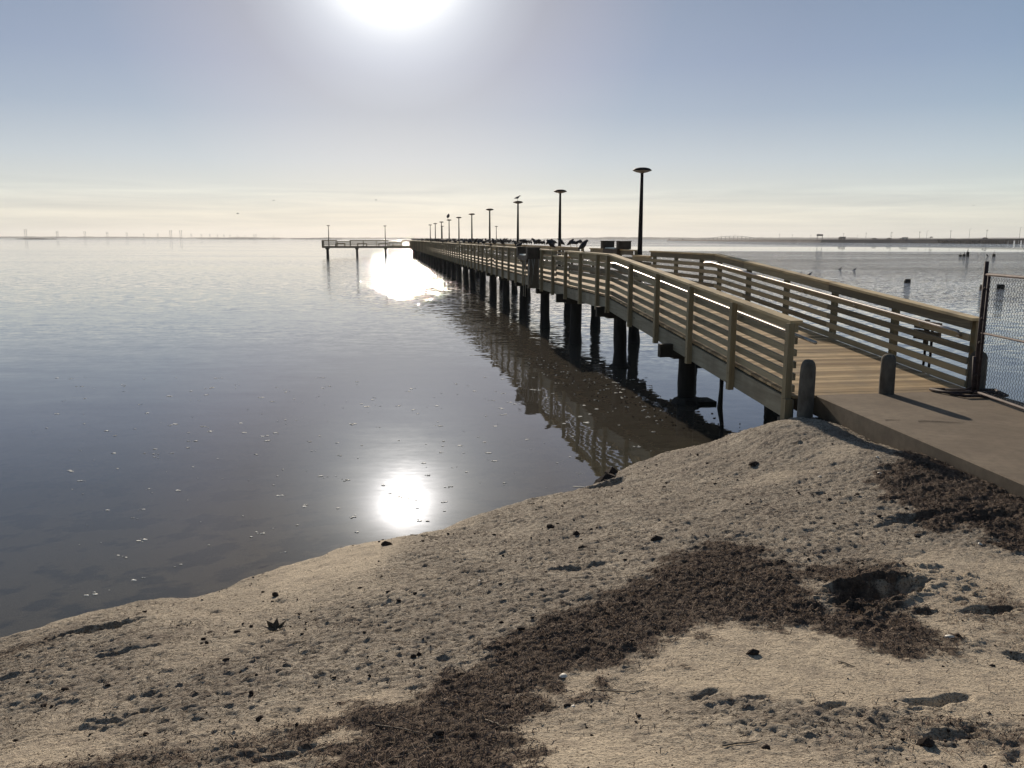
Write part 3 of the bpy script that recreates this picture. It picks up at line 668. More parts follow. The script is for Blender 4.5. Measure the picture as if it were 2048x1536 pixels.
# ------------------------------------------------------------------ fish cleaning stations
def station(name_label, o_, s0, z_, flip, hoses):
    t_ = thing('fish_cleaning_table', name_label, 'table', toworld(o_, s0, z_), TH, None)
    q = MB(); q.box(-.45, .0, 0, 1.9, -.03, .0, .5); q.box(-.45, -.43, 0, 1.9, -.16, -.03, .5); q.box(-.45, .0, -.012, .0, -.20, .01, .5); tb = q.build('table_top', M['box'], t_)
    q = MB(); q.box(-.42, -.04, .45, 1.7, .004, .045, .5); q.build('sink', M['bluetray'], t_)
    for y_ in (-.25, 1.9):
        q = MB(); q.box(-.46, .0, y_, y_ + .30, -.10 if hoses else 0.0, .30 if hoses else .27); q.box(-.48, .02, y_ - .01, y_ + .31, .30 if hoses else .27, .32 if hoses else .29); q.build('cabinet', M['box'], t_)
    if hoses:
        q = MB(); q.box(-.40, -.02, -.24, .02, -1.15, -.10); q.build('back_panel', M['plank'], t_)
        for k, (x_, y_) in enumerate([(-.43, .35), (-.44, .75), (-.2, -.27), (-.05, -.28), (-.30, -.27), (-.4, -.26)]):
            q = MB(); a_ = random.uniform(-.12, .12); b_ = random.uniform(-.06, .06); q.tube([(x_, y_, -.1), (x_ + b_, y_ + a_ * .3, -.5), (x_ + a_ * .5, y_ + a_, -1.0 - (.5 if k < 2 else 0))], .014, 6); q.build('drain_pipe', M['hose'], t_, True)
        for y_ in (.3, 1.5):
            q = MB(); q.obox((-.42, y_, -.16), (-.0, y_, -.75), .05, .05); q.build('brace', M['plank'], t_)
    return t_
station('fish cleaning table with hanging pipes bolted outside the left pier railing', -.10, 9.35, ZD + .82, 0, True)
station('fish cleaning table with two upright boxes on top of the right pier railing', WD + .28, 8.6, ZD + 1.075, 1, False)

# benches on the pier head
def bench():
    t_ = thing('bench', 'low flat bench on the pier head', 'bench', (0, 0, 0), TH, 'low benches on the pier head')
    q = MB(); q.box(-.9, .9, -.2, .2, .42, .48); q.build('seat', M['post'], t_)
    for x_ in (-.82, .82): q = MB(); q.box(x_ - .1, x_ + .1, -.18, .18, 0, .42); q.build('leg', M['post'], t_)
    return t_
B0 = bench(); bpy.context.view_layer.update(); remember([B0])
for i, (x_, nm) in enumerate([(-12.9, 'leftmost low bench on the pier head, below the dip in its railing'), (-8.9, 'low bench on the pier head between the leftmost bench and the one under the lamp'), (-5.0, 'low bench on the pier head beside the second lamp from the left'), (-2.4, 'low bench on the pier head nearest to the walkway')]):
    r_ = B0 if i == 0 else copy_tree(B0); r_.location = toworld(x_, 138.7, ZD); r_['label'] = nm

# board on two dark pipes behind the right railing
sg_ = thing('sign_board', 'back of a plank sign on two dark bent pipes behind the right ramp railing', 'sign', toworld(WD + .42, -7.95, 0), TH)
q = MB(); q.box(-.02, .02, -.36, .30, 1.86, 2.00); q.box(-.02, .02, -.36, .30, 1.68, 1.84); q.box(.021, .06, .0, .09, 1.60, 2.02); q.build('board', M['plank'], sg_)
for y_ in (-.05, .10):
    q = MB(); q.tube([(.08, y_, 1.98), (.08, y_, 1.35), (.08, y_ + .02, 1.15), (.10, -.02, 1.0), (.12, -.06, .3), (.12, -.06, -.6)], .022, 8); q.build('leg', M['lamp_metal'], sg_, True)

# ------------------------------------------------------------------ birds
def loft(q, pts, n=8, tone=.5):
    """pts: (x, y, z, half width, half height) along the body"""
    rg = []
    for i, (x, y, z, w_, h_) in enumerate(pts):
        for k in range(n):
            a_ = 2 * math.pi * k / n; rg.append((x, y + math.cos(a_) * w_, z + math.sin(a_) * h_))
    fs = [(i * n + k, i * n + (k + 1) % n, (i + 1) * n + (k + 1) % n, (i + 1) * n + k) for i in range(len(pts) - 1) for k in range(n)]
    fs += [tuple(range(n))[::-1], tuple((len(pts) - 1) * n + k for k in range(n))]; q.add(rg, fs, tone)
def bird_shape(kind):
    q = MB()
    if kind == 'gull':       # standing side on, head up
        loft(q, [(-.25, 0, .15, .010, .008), (-.17, 0, .17, .04, .028), (-.09, 0, .195, .068, .062), (0, 0, .21, .082, .082), (.07, 0, .24, .066, .072), (.11, 0, .285, .040, .046), (.14, 0, .32, .036, .038), (.185, 0, .325, .026, .026), (.205, 0, .32, .010, .012)])
    elif kind == 'hunched':  # head drawn in
        loft(q, [(-.19, 0, .08, .012, .012), (-.14, 0, .12, .05, .045), (-.07, 0, .18, .09, .095), (.01, 0, .22, .10, .11), (.07, 0, .27, .07, .08), (.10, 0, .32, .045, .05), (.14, 0, .325, .024, .026)])
    elif kind == 'preening':
        loft(q, [(-.24, 0, .24, .015, .015), (-.16, 0, .23, .05, .04), (-.06, 0, .21, .085, .07), (.05, 0, .20, .08, .08), (.12, 0, .17, .05, .055), (.14, 0, .11, .035, .035), (.12, 0, .07, .02, .03)])
    else:                    # cormorant, upright
        loft(q, [(-.22, 0, .04, .02, .01), (-.15, 0, .12, .05, .04), (-.06, 0, .22, .085, .09), (.01, 0, .33, .075, .09), (.04, 0, .44, .04, .05), (.04, 0, .54, .028, .035), (.055, 0, .62, .03, .03), (.10, 0, .635, .022, .022)])
    return q
def bird_parts(kind, q, root, mat):
    if kind == 'gull': bk = [(.195, 0, .322), (.25, 0, .312)]; lz = .15
    elif kind == 'hunched': bk = [(.13, 0, .322), (.19, 0, .30)]; lz = .12
    elif kind == 'preening': bk = [(.12, 0, .07), (.08, 0, .03)]; lz = .14
    else: bk = [(.10, 0, .64), (.18, 0, .645)]; lz = .16
    w_ = MB(); w_.tube(bk, [.011, .003], 6); w_.build('beak', M['beak'], root, True)
    for y_ in (-.03, .03):
        w_ = MB(); w_.tube([(.0, y_, lz), (-.005, y_, .05), (0, y_, .004)], .006, 5); w_.tube([(-.01, y_, .005), (.045, y_, .004)], [.010, .005], 5); w_.build('leg', M['beak'], root, True)
PB = {}
for kd in ('gull', 'hunched', 'preening', 'cormorant'):
    for mt in ('bird_dark', 'bird_grey'):
        me = bird_shape(kd).mesh('bird', True); me.materials.append(M[mt]); PB[kd, mt] = me
def bird(kind, mat, loc, yaw, label, group=None, parts=False, sc=1.0, extra=None):
    o = link('bird', PB[kind, mat], None, loc); o.rotation_euler = (0, 0, yaw); o.scale = (sc,) * 3; tag(o, label, 'bird', group)
    if parts: bird_parts(kind, None, o, mat)
    return o
caph = ZD + 1.07
GRP = 'dark seabirds crowded along the pier railings'
LAB = 'small dark seabird perched in the crowded row on the far pier railing'
LAB2 = 'small dark seabird perched on the far stretch of the left pier railing'
kinds = ['gull', 'hunched', 'hunched', 'hunched', 'preening']
def low_at(seg, s): return ZD + lv(seg, s)
s = 20.5; nb_ = 0
while s < 134:
    kd = random.choice(kinds)
    bird(kd, 'bird_dark', toworld(WD + .03, s, low_at(LOWR, s)), random.uniform(0, 6.28), LAB, GRP, False, random.uniform(.8, 1.1)); nb_ += 1
    s += random.choice((.42, .5, .62, .9, 1.25)) * (1 if s < 60 else 1.25)
s = 19.0
while s < 130:
    kd = random.choice(kinds)
    bird(kd, 'bird_dark', toworld(-.03, s, low_at(LOWL, s)), random.uniform(0, 6.28), LAB2, 'dark seabirds on the left pier railing', False, random.uniform(.8, 1.05)); nb_ += 1
    s += random.choice((.6, .9, 1.6, 3.0))
def on_r(s): return toworld(WD + .03, s, low_at(LOWR, s))
bird('gull', 'bird_grey', lamp_pos[2] + Vector((-.03, 0, 3.80)), .1, 'grey gull standing on the head of the third pier lamp', None, True, .95)
bird('hunched', 'bird_dark', lamp_pos[6] + Vector((-.1, 0, 3.80)), 1.3, 'big dark hunched bird covering the head of a far pier lamp', None, True, 1.9)
bird('hunched', 'bird_dark', toworld(-.03, 2.9, caph), .4, 'dark hunched bird alone on the nearer left railing cap', None, True, .95)
w_ = bird('gull', 'bird_dark', on_r(15.6), .3, 'dark bird holding its wings half open on the right railing', None, True, .95)
q = MB()
for sg in (-1, 1): q.add([(-.05, sg * .04, .25), (.06, sg * .04, .26), (.03, sg * .22, .30), (-.04, sg * .30, .20), (-.10, sg * .20, .12), (-.05, sg * .04, .27), (.06, sg * .04, .275), (.03, sg * .22, .31), (-.04, sg * .30, .205), (-.10, sg * .20, .13)], [(0, 1, 2, 3, 4), (5, 9, 8, 7, 6), (0, 5, 6, 1), (1, 6, 7, 2), (2, 7, 8, 3), (3, 8, 9, 4), (4, 9, 5, 0)])
wo_ = q.build('wing', M['bird_dark'], w_); wo_.rotation_euler = (0, 0, 1.2)
bird('hunched', 'bird_dark', on_r(18.9), 2.8, 'plump dark bird on the right railing between the second and third lamps', None, True, 1.1)
bird('hunched', 'bird_dark', on_r(16.8), .2, 'dark bird half hidden beside the pole of the second lamp', None, True, 1.0)
bird('preening', 'bird_dark', toworld(-.25, 11.6, ZD + .82 + .33), .4, 'dark bird on the farther cabinet of the left fish cleaning table', None, True, .95)
bird('gull', 'bird_dark', toworld(-.2, 12.9, ZD + 1.0), .5, 'dark bird leaning forward beside the left fish cleaning table', None, True, .95)
bird('hunched', 'bird_dark', toworld(-.03, 7.6, caph), 2.9, 'dark bird perched on the left railing just before the fish cleaning table', None, True, .95)
# birds and stumps in the water on the right
def stump(x, y, w_, h_, label, grp='square timber stumps standing in the bay'):
    q = MB(); q.box(-w_ / 2, w_ / 2, -.13, .13, -1.2, h_ - .03); q.box(-w_ / 2 + .02, w_ / 2 - .03, -.11, .12, h_ - .03, h_); q.box(-w_ / 2 - .05, -w_ / 2, -.05, .06, -1.2, h_ * .6)
    o = q.build('timber_stump', M['stump'], None, False, (x, y, 0)); o.rotation_euler = (0, 0, random.uniform(-.3, .3)); return tag(o, label, 'stump', grp)
stump(31.15, 65.7, .40, .27, 'small square timber stump alone in the bay right of the ramp')
stump(32.45, 57.3, .44, .30, 'square timber stump in the bay seen right beside the fence post', None)
stump(33.95, 57.9, .44, .28, 'square timber stump in the bay seen through the chain-link mesh')
for i, (x_, y_, h_, kd, nm) in enumerate([(89.9, 168.2, .35, 'cormorant', 'leftmost cormorant of the cluster perched on stakes far out'), (90.65, 168.3, .5, 'cormorant', 'middle cormorant of the cluster perched on stakes far out'), (91.45, 168.4, .95, 'cormorant', 'highest cormorant of the cluster perched on stakes far out'), (97.0, 168.9, .55, 'cormorant', 'cormorant alone on a dark stake at the right of the far group')]):
    q = MB(); q.lathe([(.32, -.6), (.30, h_ * .6), (.24, h_)], 8, wob=.1); st_ = q.build('stake', M['stump'], None, False, (x_, y_, 0)); tag(st_, 'dark stake standing in the water under the ' + nm.split(' perched')[0].split(' alone')[0], 'stake', 'dark stakes standing in the water')
    bird(kd, 'bird_dark', (x_, y_, h_ - .04), random.choice((0, 3.0)), nm, None, False, 1.05)
bird('cormorant', 'bird_dark', (93.6, 168.6, -.12), 2.8, 'cormorant swimming alone between the stake cluster and the lone stake', None, False, 1.1)
bird('hunched', 'bird_dark', (95.6, 168.8, -.10), 3.0, 'low dark bird floating just left of the lone stake', None, False, 1.5)
for x_, y_, nm in [(28.63, 80.3, 'duck floating nearest the right ramp railing'), (27.7, 80.4, 'faint duck trailing left of the nearest floating duck'), (37.49, 95.5, 'left one of two distant ducks on the ruffled water'), (37.9, 92.5, 'right one of two distant ducks on the ruffled water')]:
    bird('gull', 'bird_grey', (x_, y_, -.16), .2, nm, 'ducks floating right of the pier', False, 1.1)

# flying birds
def flyer(p_, yaw, label, sc=1.0):
    q = MB(); loft(q, [(-.22, 0, 0, .01, .01), (-.1, 0, 0, .05, .04), (.05, 0, 0, .06, .05), (.18, 0, .01, .03, .03), (.24, 0, .0, .008, .008)], 6)
    for sg in (-1, 1):
        a_ = [(-.06, sg * .04, .02), (.08, sg * .04, .02), (.06, sg * .35, .14), (-.02, sg * .62, .05), (-.05, sg * .33, .12)]; n_ = len(a_)
        q.add(a_ + [(x, y, z + .012) for x, y, z in a_], [tuple(range(n_)), tuple(range(n_, 2 * n_))[::-1]] + [(k, (k + 1) % n_, (k + 1) % n_ + n_, k + n_) for k in range(n_)])
    o = q.build('flying_gull', M['bird_dark'], None, False, p_); o.rotation_euler = (.1, 0, yaw); o.scale = (sc,) * 3; return tag(o, label, 'bird')
flyer((-45.5, 140, 7.3), .3, 'gull flying low over the bay at the left', 1.0)
flyer((-62.0, 220, 12.9), 1.2, 'tiny distant gull flying left of the sun glow', .8)
flyer((-32.2, 200, 12.2), -.4, 'tiny distant gull flying straight below the sun', .8)
flyer((136.1, 250, 13.3), .8, 'tiny distant bird flying high over the causeway', .6)


# ------------------------------------------------------------------ far shore, causeway, bridge, pylons

def ridge(name, pts, hts, depth, mat, base_=-1.0):
    q = MB(); vs = []; n_ = len(pts)
    for (x, y), h_ in zip(pts, hts): vs += [(x, y, base_), (x * 1.0, y + depth * .25, h_ * .8), (x, y + depth * .5, h_), (x, y + depth, base_)]
    fs = [(i * 4 + j, (i + 1) * 4 + j, (i + 1) * 4 + j + 1, i * 4 + j + 1) for i in range(n_ - 1) for j in range(3)]; q.add(vs, fs, .5); return q.build(name, mat, None, True)
xs = np.linspace(-3600, 2600, 420); hx = 5.2 + 5 * vnoise(xs, xs * 0, .004, 4, 5) + 4 * vnoise(xs, xs * 0 + 9, .03, 3, 6)
hx += 5.5 * np.clip((xs - 250) / 200, 0, 1) + 3.0 * np.clip((-1500 - xs) / 400, 0, 1); hx = np.where((xs > -450) & (xs < 150), hx - 1.5, hx)
tag(ridge('far_shore', [(x, 3900 + 150 * math.sin(x * .002)) for x in xs], np.maximum(hx, 1.6), 160, M['far_land']), 'low far shore along the horizon', kind='structure')
def island(x0, x1, y0, y1, h_, label):
    n_ = 24; xs_ = np.linspace(x0, x1, n_); o = ridge('marsh_island', [(x, y0 + (y1 - y0) * k / (n_ - 1)) for k, x in enumerate(xs_)], [h_ * (math.sin(math.pi * min(1, max(0, (k + .3) / n_))) ** .25) * (1 + .3 * random.uniform(-1, 1)) for k in range(n_)], 14, M['far_land'], -.3)
    tag(o, label, 'island', kind='structure')
island(-925, -850, 1560, 1560, 1.5, 'dark low marsh islet at the far left'); island(-880, -690, 2350, 2400, 1.6, 'long thin marsh islet under the two tall pylons')
island(-700, -675, 2440, 2440, 1.8, 'tiny marsh islet left of the pier head'); island(-660, -520, 2500, 2560, 2.2, 'marsh islet just left of the pier head')
def pylon_mb(h_):
    q = MB(); w_ = h_ * .22
    for x in (-w_ / 2, w_ / 2): q.obox((x, 0, 0), (x, 0, h_), h_ * .030, h_ * .030); 
    for z_ in (.97, .80): q.obox((-w_, 0, h_ * z_), (w_, 0, h_ * z_), h_ * .022, h_ * .022)
    for k in range(6): s_ = -1 if k % 2 else 1; q.obox((-w_ / 2 * s_, 0, h_ * (.14 * k)), (w_ / 2 * s_, 0, h_ * (.14 * (k + 1))), h_ * .012, h_ * .012)
    return q
pm_ = pylon_mb(30).mesh('transmission_pylon'); pm_.materials.append(M['far_metal'])
PX = [(-.5782, 16), (-.5407, 13), (-.508, 12), (-.4813, 11), (-.4581, 10), (-.4379, 8), (-.4213, 8), (-.4058, 15), (-.3939, 15), (-.3814, 8), (-.3695, 7), (-.3594, 7), (-.3505, 6), (-.3428, 6), (-.3356, 6), (-.3267, 5), (-.3178, 5), (-.3071, 7), (-.3047, 7), (-.2839, 5)]
ordw = ['first', 'second', 'third', 'fourth', 'fifth', 'sixth', 'seventh', 'eighth', 'ninth', 'tenth', 'eleventh', 'twelfth', 'thirteenth', 'fourteenth', 'fifteenth', 'sixteenth', 'seventeenth', 'eighteenth', 'nineteenth', 'twentieth']
for i, (r_, p_) in enumerate(PX):
    y_ = 3300.0 if p_ > 12 else 3900.0; o = link('transmission_pylon', pm_, None, (r_ * y_, y_, 0)); o.scale = (1.0,) * 3 if False else ((p_ + 1.5) * y_ / 1690 / 30,) * 3
    nm = {7: 'left one of the two tall thin pylons beyond the long islet', 8: 'right one of the two tall thin pylons beyond the long islet', 0: 'leftmost and largest grey pylon on the far shore'}.get(i, ordw[i] + ' pylon from the left on the hazy far shore')
    tag(o, nm, 'pylon', 'transmission pylons along the far shore')
# duck blinds far out
for x_, nm in ((551, 'left of the two tiny boats far out beyond the lamp'), (598, 'right of the two tiny boats far out beyond the lamp')):
    q = MB(); q.add([(-6, -1.5, .2), (6, -1.5, .2), (8, 0, 1.3), (6, 1.5, .2), (-6, 1.5, .2), (-6.5, -1.5, 1.3), (6, -1.7, 1.3), (6, 1.7, 1.3), (-6.5, 1.5, 1.3)], [(0, 1, 6, 5), (1, 2, 6), (2, 3, 7), (3, 4, 8, 7), (4, 0, 5, 8), (5, 6, 2, 7, 8)]); q.box(-3, 2, -1, 1, 1.3, 4.2); q.box(-3.6, 2.4, -1.2, 1.2, 4.2, 4.5)
    o = q.build('boat', M['far_dark'], None, False, (x_, 2950, -.3)); tag(o, nm, 'boat', 'tiny boats far out')
# causeway: embankment then trestle
CW = [(262, 1420, 2.2), (278, 1272, 2.2), (298.2, 992.3, 3.0), (312.5, 853.9, 3.1), (359, 799, 3.5), (388.4, 746, 3.7), (409.2, 690, 4.1), (450, 560, 4.6), (520, 420, 5.2)]
def cw(u_):
    k = min(int(u_), len(CW) - 2); f_ = u_ - k; a_, b_ = CW[k], CW[k + 1]; return tuple(a_[i] * (1 - f_) + b_[i] * f_ for i in range(3))
q = MB(); n_ = 60; vs = []
for i in range(n_ + 1):
    x, y, h_ = cw(4.9 * i / n_); r_ = random.uniform(-.15, .15); vs += [(x - 4, y - 6, -.6), (x - 1, y - 3, h_ * .5 + r_), (x, y, h_), (x + 12, y + 2, h_), (x + 20, y + 6, -.6)]
q.add(vs, [(i * 5 + j, (i + 1) * 5 + j, (i + 1) * 5 + j + 1, i * 5 + j + 1) for i in range(n_) for j in range(4)])
tag(q.build('causeway', M['causeway']), 'long dark causeway embankment across the bay', kind='structure')
tb_ = thing('trestle_bridge', 'dark road trestle on closely spaced piles at the right end of the causeway', 'bridge', (388.4, 746, 0)); base_ = Vector((388.4, 746, 0))
q = MB()
for i in range(24):
    a_ = Vector(cw(4.85 + i * .1)); b_ = Vector(cw(4.85 + (i + 1) * .1)); a_.z -= .75; b_.z -= .75; q.obox(a_ - base_, b_ - base_, 12, 1.3)
q.build('road_deck', M['causeway'], tb_)
q = MB()
u_ = 4.9
while u_ < 6.6:
    x, y, h_ = cw(u_); k_ = Vector((x, y, 0)) - base_
    for dx in (-4.5, 0, 4.5): q.box(k_.x + dx - .5, k_.x + dx + .5, k_.y - .4, k_.y + .4, -1, h_ - 1.2)
    u_ += .052
tag(q.build('pile', M['causeway'], tb_), kind='stuff')
# arched high bridge in the distance
ab = thing('arched_bridge', 'low arched road bridge on slim piers in the hazy distance', 'bridge', (920, 3500, 0))
q = MB(); pr_ = []
for i in range(33): f_ = i / 32; pr_.append((-135 + 270 * f_, 0, 3.0 + 12.5 * math.sin(math.pi * f_) ** 1.3))
for a_, b_ in zip(pr_[:-1], pr_[1:]): q.obox(a_, b_, 12, 1.6)
q.build('road_deck', M['far_metal'], ab)
for i in range(2, 31, 2): k = MB(); x, _, z_ = pr_[i]; k.box(x - .8, x + .8, -4, 4, -1, z_ - .75); k.build('pier', M['far_metal'], ab)
# poles, cars and the rest on the causeway
def on_ratio(r_):
    best = min((abs(cw(u_)[0] / cw(u_)[1] - r_), u_) for u_ in np.arange(.3, 6.6, .01)); return cw(best[1])
def utility(h_, arm):
    q = MB(); q.tube([(0, 0, 0), (0, 0, h_)], [.16, .11], 6)
    if arm == 't': q.box(-1.2, 1.2, -.1, .1, h_ - .8, h_ - .6); q.box(-.8, .8, -.1, .1, h_ - 1.6, h_ - 1.45)
    else: q.tube([(0, 0, h_), (.9, 0, h_ + .35), (1.9, 0, h_ + .4)], .08, 5)
    return q
um = utility(9.5, 't').mesh('utility_pole'); um.materials.append(M['far_dark']); lm = utility(9.5, 'l').mesh('street_lamp'); lm.materials.append(M['far_metal'])
def rat(px): return (px - 1024) / 1682.4
UP = [(1440, 9), (1467, 10), (1482, 7), (1556, 11), (1582, 10), (1619, 9), (1633, 11), (1684, 12), (1728, 13), (1780, 14), (1835, 15), (1897, 17), (1969, 18), (2046, 19)]
for i, (px, h_) in enumerate(UP):
    x, y, z_ = on_ratio(rat(px)); o = link('utility_pole', um, None, (x + 1, y, z_ - .1)); k = h_ * y / 1690 / 9.5 * (1.05); o.scale = (k, k, k)
    tag(o, ordw[i] + ' wooden utility pole from the left on the causeway', 'pole', 'utility poles along the causeway')
for i, (px, h_) in enumerate([(1518, 8), (1599, 8), (1650, 8), (1709, 9), (1775, 14), (1849, 17), (1935, 20), (2035, 22)]):
    x, y, z_ = on_ratio(rat(px)); o = link('street_lamp', lm, None, (x + 6, y + 9, z_ - .1)); k = h_ * y / 1690 / 9.5; o.scale = (k * .8, k * .8, k)
    tag(o, ordw[i] + ' thin grey road lamp from the left on the causeway', 'lamp', 'thin road lamps along the causeway')
x, y, z_ = on_ratio(rat(1634)); bb_ = thing('billboard', 'dark wide billboard on two legs standing on the causeway', 'billboard', (x + 2, y, z_ - .1))
q = MB(); q.box(-3.2, 3.2, -.2, .2, 3.6, 5.4); q.build('panel', M['far_dark'], bb_)
for xx in (-2.6, 2.6): q = MB(); q.box(xx - .2, xx + .2, -.15, .15, 0, 3.6); q.build('leg', M['far_dark'], bb_)
x, y, z_ = on_ratio(rat(1679)); t_ = thing('truck', 'long boxy truck driving on the causeway', 'truck', (x + 3, y, z_))
q = MB(); q.box(-2.4, 2.6, -1.1, 1.1, .7, 2.7); q.build('cargo_box', M['far_dark'], t_); q = MB(); q.box(-3.9, -2.5, -1, 1, .5, 1.9); q.box(-3.5, -2.5, -.95, .95, 1.9, 2.4); q.build('cab', M['far_metal'], t_)
for xx in (-3.2, -1.2, 1.6): q = MB(); q.tube([(xx, -1.15, .42), (xx, 1.15, .42)], .42, 10); q.build('wheel', M['far_dark'], t_)
for i, (px, nm) in enumerate([(1741, 'left dark car on the causeway, between two utility poles'), (1771, 'small dark car on the causeway just left of a utility pole'), (1797, 'dark car directly behind the pale van on the causeway'), (1962, 'dark car on the trestle at the far right of the causeway')]):
    x, y, z_ = on_ratio(rat(px)); t_ = thing('parked_car' if False else 'car', nm, 'car', (x + 3, y, z_), .1, 'cars on the causeway')
    q = MB(); q.box(-2.1, 2.1, -.85, .85, .35, .85); q.add([(-1.5, -.8, .85), (1.4, -.8, .85), (1.4, .8, .85), (-1.5, .8, .85), (-.9, -.7, 1.4), (.8, -.7, 1.4), (.8, .7, 1.4), (-.9, .7, 1.4)], [(0, 1, 5, 4), (1, 2, 6, 5), (2, 3, 7, 6), (3, 0, 4, 7), (4, 5, 6, 7)]); q.build('body', M['far_dark'], t_)
    for xx in (-1.3, 1.3): k = MB(); k.tube([(xx, -.88, .33), (xx, .88, .33)], .33, 8); k.build('wheel', M['far_dark'], t_)
x, y, z_ = on_ratio(rat(1803)); t_ = thing('van', 'pale van on the causeway, just right of a dark car', 'van', (x + 3, y, z_), .1)
q = MB(); q.box(-2.6, 2.6, -.95, .95, .4, 1.9); q.box(-3.1, -2.6, -.9, .9, .4, 1.1); q.build('body', M['paint_white'], t_)
for xx in (-1.8, 1.8): k = MB(); k.tube([(xx, -.98, .36), (xx, .98, .36)], .36, 8); k.build('wheel', M['far_dark'], t_)
# one wind-bent tree
x, y, z_ = on_ratio(rat(1856)); t_ = thing('tree', 'small wind-bent tree standing alone on the causeway', 'tree', (x + 2, y, z_ - .2))
q = MB(); q.tube([(-.6, 0, 0), (-.2, 0, 1.0), (.4, 0, 1.9)], [.22, .16, .1], 6); q.build('trunk', M['far_dark'], t_)
q = MB()
for k in range(260):
    a_ = random.gauss(0, .9); p_ = Vector((.5 + a_, random.gauss(0, .5), 2.0 + random.gauss(0, .28) - .12 * abs(a_))); s_ = .22
    q.add([tuple(p_ + Vector((random.uniform(-s_, s_), random.uniform(-s_, s_), random.uniform(-s_, s_)))) for _ in range(3)], [(0, 1, 2)])
q.build('crown', M['far_land'], t_)

# ------------------------------------------------------------------ small things strewn on the beach
def scatter_mesh(name, V, F, mat, label, kind='stuff', smooth=False):
    me = bpy.data.meshes.new(name); V = np.asarray(V, np.float32).reshape(-1, 3); F = np.asarray(F, np.int32); k = F.shape[1]
    me.vertices.add(len(V)); me.vertices.foreach_set('co', V.ravel()); me.loops.add(F.size); me.loops.foreach_set('vertex_index', F.ravel()); me.polygons.add(len(F))
    me.polygons.foreach_set('loop_start', np.arange(0, F.size, k, dtype=np.int32)); me.polygons.foreach_set('loop_total', np.full(len(F), k, np.int32)); me.update(calc_edges=True)
    me.materials.append(mat); return tag(link(name, me), label, kind=kind)
def wr_at(x, y):
    i = np.clip(np.searchsorted(IX, x) - 1, 0, len(IX) - 2); j = np.clip(np.searchsorted(IY, y) - 1, 0, len(IY) - 2); return wr[j, i] * land[j, i], gs[j, i], smooth_sand[j, i]
# dry eelgrass: short curled fibres
N = 700000; x_ = rng.uniform(-5, 5.2, N); y_ = 2.4 + 8.0 * rng.random(N) ** 1.5
w_, s_, sm_ = wr_at(x_, y_); clump = np.clip(vnoise(x_, y_, 7, 3, 41) * 6, 0, 1)
pr = np.clip(w_ * 1.1 - .2, 0, 1) * .8 + .012 * (s_ > .15) * (1 - sm_ * .7) + .10 * clump * (s_ > .3) * (1 - sm_)
inp = (x_ > path_x(y_) - .02) & (y_ < 12)
keep = (rng.random(N) < pr) & ~inp; x_, y_ = x_[keep], y_[keep]; n_ = len(x_); print('fibres', n_)
z_ = gzv(x_, y_); a_ = rng.uniform(0, math.pi * 2, n_); ln = rng.uniform(.004, .015, n_) * rng.choice([.7, 1, 1.6], n_); wd = rng.uniform(.0008, .0018, n_); lift = rng.uniform(.0, .010, n_)
dx, dy = np.cos(a_) * ln, np.sin(a_) * ln; nx_, ny2 = -np.sin(a_) * wd, np.cos(a_) * wd
p0 = np.stack([x_ - dx, y_ - dy, z_ + .001], -1); pm = np.stack([x_ + nx_ * 3, y_ + ny2 * 3, z_ + .004 + lift], -1); p1 = np.stack([x_ + dx, y_ + dy, z_ + .002 + lift * rng.random(n_)], -1)
wv_ = np.stack([nx_, ny2, wd * .8], -1)
V = np.stack([p0 - wv_, p0 + wv_, pm + wv_, pm - wv_, p1], 1)
b_ = np.arange(n_)[:, None] * 5
F = np.concatenate([b_ + np.array([[0, 3, 1]]), b_ + np.array([[1, 3, 2]]), b_ + np.array([[3, 4, 2]])])
scatter_mesh('seaweed', V, F, M['wrackfibre'], 'mats of dry reddish-brown seaweed fibres washed up on the sand')
# longer strands and stems on the mats
N = 60000; x_ = rng.uniform(-4, 5.2, N); y_ = 2.4 + 7.0 * rng.random(N) ** 1.4
w_, s_, sm_ = wr_at(x_, y_); keep = (rng.random(N) < np.clip(w_, 0, 1) * .55 + .012) & (s_ > .2) & ~((x_ > path_x(y_) - .02) & (y_ < 12)); x_, y_ = x_[keep], y_[keep]; n_ = len(x_)
z_ = gzv(x_, y_) + .004; a_ = rng.uniform(0, 2 * math.pi, n_); ln = rng.uniform(.03, .09, n_); V = []; K = 5
bend_ = rng.uniform(-1.2, 1.2, n_); wd = rng.uniform(.0009, .0018, n_); cx, cy, hh = x_.copy(), y_.copy(), rng.uniform(.004, .022, n_); rows = []
for k in range(K):
    an = a_ + bend_ * k / K; zz = z_ + hh * math.sin(math.pi * k / (K - 1)) ; px, py = -np.sin(an) * wd, np.cos(an) * wd
    rows += [np.stack([cx - px, cy - py, zz], -1), np.stack([cx + px, cy + py, zz + wd], -1)]; cx = cx + np.cos(an) * ln / K; cy = cy + np.sin(an) * ln / K
V = np.stack(rows, 1); b_ = np.arange(n_)[:, None] * (2 * K)
F = np.concatenate([b_ + np.array([[2 * k, 2 * k + 2, 2 * k + 3, 2 * k + 1]]) for k in range(K - 1)])
M['stems'] = simple('dry_stems', (.27, .20, .15), .85, 0, .7, 60, 0, .15)
scatter_mesh('seaweed_strands', V, F, M['stems'], 'longer tangled strands and stems lying on the seaweed mats')
